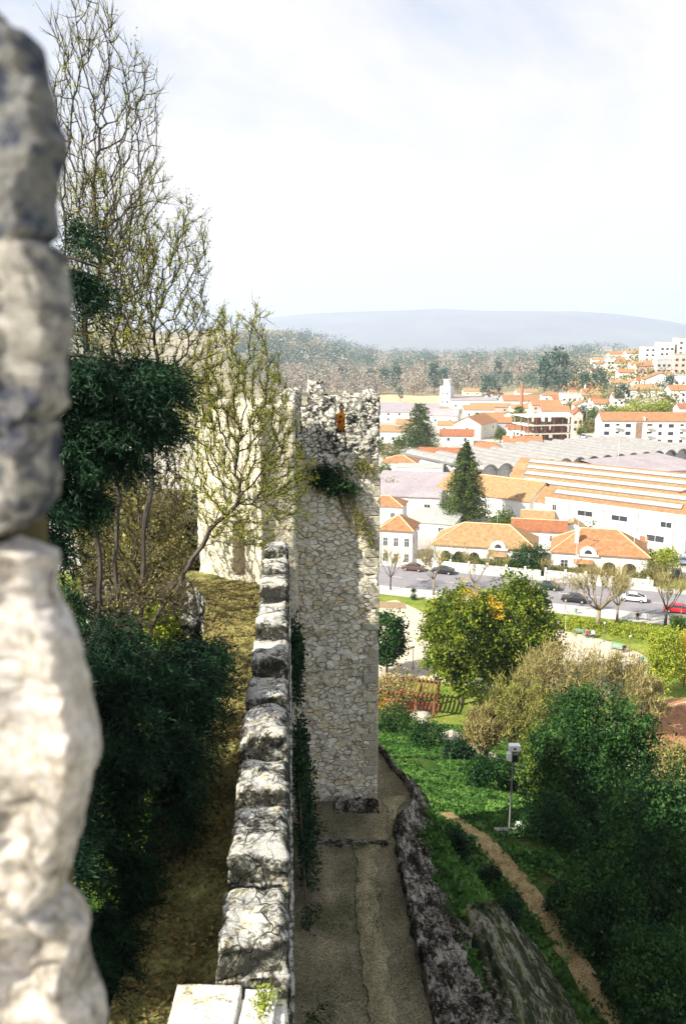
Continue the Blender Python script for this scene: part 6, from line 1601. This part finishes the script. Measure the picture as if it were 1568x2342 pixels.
# ------------------------------------------------------------------ posts and lamps
def globe_lamp(label, p, h, mat='metal'):
    t = thing('park_lamp', label, 'lamp', p, 0, 'short park lamps')
    MB().tube([(0, 0, 0), (0, 0, .25), (0, 0, .3), (0, 0, h)], [.1, .1, .05, .045], 8).build('post', M[mat], t)
    MB().tube([(0, 0, h), (0, 0, h+.05), (0, 0, h+.2), (0, 0, h+.3)], [.07, .17, .19, .06], 10).build('lamp_head', M['galv'], t)
globe_lamp('dark lamp post between the plaza benches', bp(1379, 1468), 2.7)
globe_lamp('brown lamp post beside the corner bench', bp(1437, 1502), 2.8, 'wood')
globe_lamp('lamp post at the left end of the plaza by the dark tree', bp(1273, 1463), 2.6)
globe_lamp('thin lamp post behind the pergola', bp(944, 1530), 2.9)
globe_lamp('pale lamp post near the sapling', bp(1291, 1444), 3.0, 'galv')
def pole(label, p, h, r=.06, mat='galv', arm=0, name='street_lamp', cat='street lamp'):
    t = thing(name, label, cat, p, 0, 'tall street poles')
    MB().tube([(0, 0, 0), (0, 0, h)], [r*1.3, r*.7], 8).build('pole', M[mat], t)
    if arm: MB().tube([(0, 0, h-.1), (-arm*.5, 0, h+.25), (-arm, 0, h+.2)], [.04, .035, .03], 6).build('arm', M[mat], t); MB().box(-arm-.35, -arm+.1, -.1, .1, h+.12, h+.24).build('lamp_head', M['galv'], t)
pole('tall pale mast in front of the vaulted hall', GT(1410, 1092), 12.5, .14)
pole('white street lamp in front of the warehouse wall', svx(1314, 146), 10.5, .08, arm=1.0)
pole('white mast between the villa roof and warehouse gable', svx(1443, 150), 11.5, .08)
pole('white street lamp near the green bank', GT(1338, 985), 9, .12, arm=1.4)
pole('slim lamp on the far pavement beside the villa hedge', svx(1030, 144), 5.5, .05, 'galv', .7)
pole('street sign post at the park corner', svx(1554, 125.5), 3.6, .05, 'galv')
pole('slim mast in front of the ochre roofed house', svx(1553, 152), 7.5, .06)
# floodlight on the slope
b_ = GT(1163, 1908); m = sizeat(b_); h = 212*m
t = thing('floodlight_pole', 'grey pole with a white box floodlight on the grassy slope', 'floodlight', b_)
MB().tube([(0, 0, -.2), (.03, 0, h)], [.06, .045], 8).build('pole', M['metal'], t)
MB().box(-.75, .75, -.5, .5, -.35, .12).build('base_slab', M['dirt'], t, bevel=.03)
MB().box(-.62, .62, -.4, .4, .12, .16).build('base_plate', M['concrete'], t)
bx = MB().box(-.24, .36, -.20, .16, h-.05, h+.28).build('floodlight_box', M['white'], t, bevel=.02); MB().box(.0, .12, -.215, -.20, h+.05, h+.16).build('latch', M['dark'], bx)
MB().box(-.30, -.08, -.18, .14, h-.62, h-.18).build('lower_lamp', M['white'], t, bevel=.02)
MB().box(-.02, .26, -.12, .16, h-.72, h-.30).build('control_box', M['cdark'], t, bevel=.02)
b2 = GT(1192, 1900); t = thing('metal_sheet', 'crumpled white sheet lying beside the floodlight base', 'metal sheet', b2+Vector((0, 0, .12)))
MB().add([], []) if 0 else None
mb = MB(); mb.add([(-.5, -.25, .12), (.35, -.3, .05), (.75, .2, .22), (-.25, .35, .3), (-.5, -.25, .09), (.35, -.3, .02), (.75, .2, .19), (-.25, .35, .27)], [(0, 1, 2, 3), (7, 6, 5, 4), (0, 4, 5, 1), (1, 5, 6, 2), (2, 6, 7, 3), (3, 7, 4, 0)]); mb.build('sheet', M['white'], t)
# boulder by the garden path
def boulder(label, px, py, rx, ry, seed, mat='quoin', group=None):
    b = GT(px, py); m = sizeat(b); t = thing('boulder', label, 'boulder', b, 0, group); mb = MB(); n1, n2 = 12, 18
    for a in range(n1+1):
        ph = math.pi*a/n1
        for c in range(n2):
            th = 2*math.pi*c/n2; v = Vector((math.sin(ph)*math.cos(th), math.sin(ph)*math.sin(th), math.cos(ph))); v *= 1+.25*noise.noise(v*1.6+Vector((seed, 0, 0)))
            mb.v.append((v.x*rx*m, v.y*rx*m*.8, v.z*ry*m+ry*m*.4))
    for a in range(n1):
        for c in range(n2): mb.f.append((a*n2+c, (a+1)*n2+c, (a+1)*n2+(c+1) % n2, a*n2+(c+1) % n2))
    mb.build('rock', M[mat], t, True)
boulder('big pale boulder at the upper end of the garden path', 1032, 1692, 22, 15, 1)
boulder('pale flat stone in front of the pergola', 962, 1640, 24, 9, 2)
boulder('small pale stone along the garden path', 1080, 1712, 14, 8, 3)
boulder('whitish stone at the lower end of the garden path', 1120, 1735, 16, 9, 4)
# pergola --------------------------------------------------------------
b_ = G(935, 1622, 0); m = sizeat(b_); t = thing('pergola', 'low brown timber pergola with vines and terracotta paving in the park', 'pergola', b_, R(-14))
PW, PD, PH = 6.2, 4.2, 2.6
for x in (-PW/2, -PW/6, PW/6, PW/2):
    for y in (-PD/2, PD/2): MB().box(x-.14, x+.14, y-.14, y+.14, -.3, PH).build('post', M['wood'], t)
mb = MB(); [mb.box(-PW/2-.4, PW/2+.4, y-.11, y+.11, PH, PH+.22) for y in (-PD/2, PD/2)]; mb.build('beam', M['wood'], t)
mb = MB(); [mb.box(-PW/2+i*PW/13-.08, -PW/2+i*PW/13+.08, -PD/2-.5, PD/2+.5, PH+.223, PH+.36) for i in range(14)]; mb.build('rafters', M['wood'], t)
MB().box(-PW/2-.3, PW/2+.3, -PD/2-.3, PD/2+.3, -.3, .06).build('paving', noisy('terracotta_paving', (.30,.10,.05), (.42,.17,.09), 3, .9), t)
mb = MB(); mb.tube([(-1.6, -PD/2, PH), (0, -PD/2, PH+.9), (1.6, -PD/2, PH)], .06, 5); mb.build('arched_brace', M['wood'], t)
cs = [(random.gauss(-1.6, 1.7), random.gauss(0, 1.4), PH+.2+random.gauss(0, .4)) for _ in range(90)]
tt = thing('vine', 'golden brown vine tangled over the left half of the pergola', 'vine', b_+Vector((-1, 0, 0)))
npmesh('foliage', quads(clumps(cs, 45, .35, 6), .24, .5, seed=3), 4, M['twig'], tt); MB().tube([(-1.2, -2, 0), (-1.4, -2, 1.4), (-1.1, -1.6, 2.9)], [.06, .05, .02], 5).build('stem', M['trunkb'], tt)
cs = [(random.gauss(-4.0, .9), random.gauss(-1, .8), .9+random.gauss(0, .55)) for _ in range(46)]
tt = thing('vine', 'orange leaved climber left of the pergola beside the tower', 'vine', b_+Vector((-3.5, 0, 0)))
npmesh('foliage', quads(clumps([(a+3.5, b, c) for a, b, c in cs], 45, .35, 7), .24, .5, seed=4), 4, M['orangel'], tt)
# topiary and small street shrubs
b_ = G(945, 1372, 0); t = thing('topiary', 'small clipped two ball shrub at the edge of the park lawn', 'shrub', b_)
npmesh('foliage', quads(np.concatenate([clumps([(0, 0, .55)]*4, 160, .28, 1), clumps([(0, 0, 1.65)]*4, 110, .2, 2)]), .14, .7), 4, M['dkgreen'], t); MB().tube([(0, 0, 0), (0, 0, 1.5)], .05, 5).build('stem', M['trunkb'], t)
t = thing('clipped_shrub', 'boxy clipped green shrub at the park corner by the road', 'shrub', svx(1548, 123))
npmesh('foliage', quads(np.random.default_rng(1).uniform((-1, -1, 0), (1, 1, 1.8), (2600, 3)), .22, .7), 4, M['midgreen'], t); MB().tube([(0, 0, 0), (0, 0, 1.5)], .1, 5).build('stem', M['trunkb'], t)
# low flower borders on the lawn
cs = []
for i in range(500):
    a = random.random(); px = 1245+a*300; py = 1424+a*38+random.gauss(0, 7); g = G(px, py, 0); cs.append((g.x, g.y, .2+random.random()*.25))
tag(npmesh('lawn_groundcover', quads(clumps(cs, 22, .3, 5), .26, .6, seed=8), 4, M['lime']), kind='stuff')
SKY = .075; CLOUD = 5.2; HAZE = 1.4e-4; EXPO = 1.38
# ------------------------------------------------------------------ camera, light, sky, haze
SUN_EL, SUN_AZ = R(38), R(-117)   # azimuth measured clockwise from +Y
cd = bpy.data.cameras.new('camera'); cam = bpy.data.objects.new('camera', cd); col.objects.link(cam)
cam.location = (0, 0, CAM_Z); cam.rotation_euler = (math.pi/2-PITCH, 0, 0)
cd.sensor_fit = 'VERTICAL'; cd.sensor_height = 36; cd.lens = 36*FPX/2342; cd.clip_start = .02; cd.clip_end = 40000
cd.dof.use_dof = True; cd.dof.focus_distance = 32; cd.dof.aperture_fstop = 2.8
scene.camera = cam
sd = Vector((math.sin(SUN_AZ)*math.cos(SUN_EL), math.cos(SUN_AZ)*math.cos(SUN_EL), math.sin(SUN_EL)))
ld = bpy.data.lights.new('sun', 'SUN'); ld.energy = 4.4; ld.angle = R(.5); ld.color = (1, .93, .80)
lo = bpy.data.objects.new('sun', ld); col.objects.link(lo); lo.rotation_euler = (-sd).to_track_quat('-Z', 'Y').to_euler()
w = bpy.data.worlds.new('World'); scene.world = w; w.use_nodes = True; nt = w.node_tree; nt.nodes.clear()
sky = nt.nodes.new('ShaderNodeTexSky'); sky.sky_type = 'NISHITA'; sky.sun_disc = False
sky.sun_elevation = SUN_EL; sky.sun_rotation = SUN_AZ; sky.air_density = 1.2; sky.dust_density = 2.5; sky.ozone_density = 1.5
tc = nt.nodes.new('ShaderNodeTexCoord'); mp = nt.nodes.new('ShaderNodeMapping'); mp.inputs['Scale'].default_value = (1, 1, 2.6)
nt.links.new(tc.outputs['Generated'], mp.inputs['Vector'])
f = nz(nt, 1.5, 8, .6, mp.outputs[0], .6)
sx = nt.nodes.new('ShaderNodeSeparateXYZ'); nt.links.new(tc.outputs['Generated'], sx.inputs[0])
mr = nt.nodes.new('ShaderNodeMapRange'); mr.inputs['From Min'].default_value = -.02; mr.inputs['From Max'].default_value = .30
mr.inputs['To Min'].default_value = .6; mr.inputs['To Max'].default_value = 0; nt.links.new(sx.outputs['Z'], mr.inputs['Value'])
ad = nt.nodes.new('ShaderNodeMath'); ad.operation = 'ADD'; ad.use_clamp = True
cf = ramp(nt, f, [(.38, (.22,.22,.22)), (.64, (.98,.98,.98))])
nt.links.new(cf, ad.inputs[0]); nt.links.new(mr.outputs[0], ad.inputs[1])
cc = mixc(nt, ad.outputs[0], sky.outputs[0], (CLOUD*1.03, CLOUD*.985, CLOUD*.985))
bg = nt.nodes.new('ShaderNodeBackground'); bg.inputs[1].default_value = SKY; nt.links.new(cc, bg.inputs[0])
wo = nt.nodes.new('ShaderNodeOutputWorld'); nt.links.new(bg.outputs[0], wo.inputs[0])
hz = MB().box(-9500, 9500, -200, 12500, -4, 640).build('haze', None)
hm = bpy.data.materials.new('haze_air'); hm.use_nodes = True; hm.node_tree.nodes.clear()
vo = hm.node_tree.nodes.new('ShaderNodeVolumePrincipled'); vo.inputs['Density'].default_value = HAZE; vo.inputs['Color'].default_value = (.66, .78, 1, 1); vo.inputs['Anisotropy'].default_value = .2
oo = hm.node_tree.nodes.new('ShaderNodeOutputMaterial'); hm.node_tree.links.new(vo.outputs[0], oo.inputs['Volume'])
hz.data.materials.append(hm); tag(hz, kind='stuff')
scene.view_settings.view_transform = 'Standard'; scene.view_settings.look = 'None'; scene.view_settings.exposure = EXPO; scene.view_settings.gamma = 1
scene.render.engine = 'CYCLES'; cy = scene.cycles
cy.max_bounces = 6; cy.diffuse_bounces = 3; cy.glossy_bounces = 2; cy.transmission_bounces = 3; cy.volume_bounces = 1; cy.transparent_max_bounces = 6
cy.use_denoising = True
try: cy.denoiser = 'OPENIMAGEDENOISE'; cy.denoising_input_passes = 'RGB_ALBEDO_NORMAL'
except Exception: pass
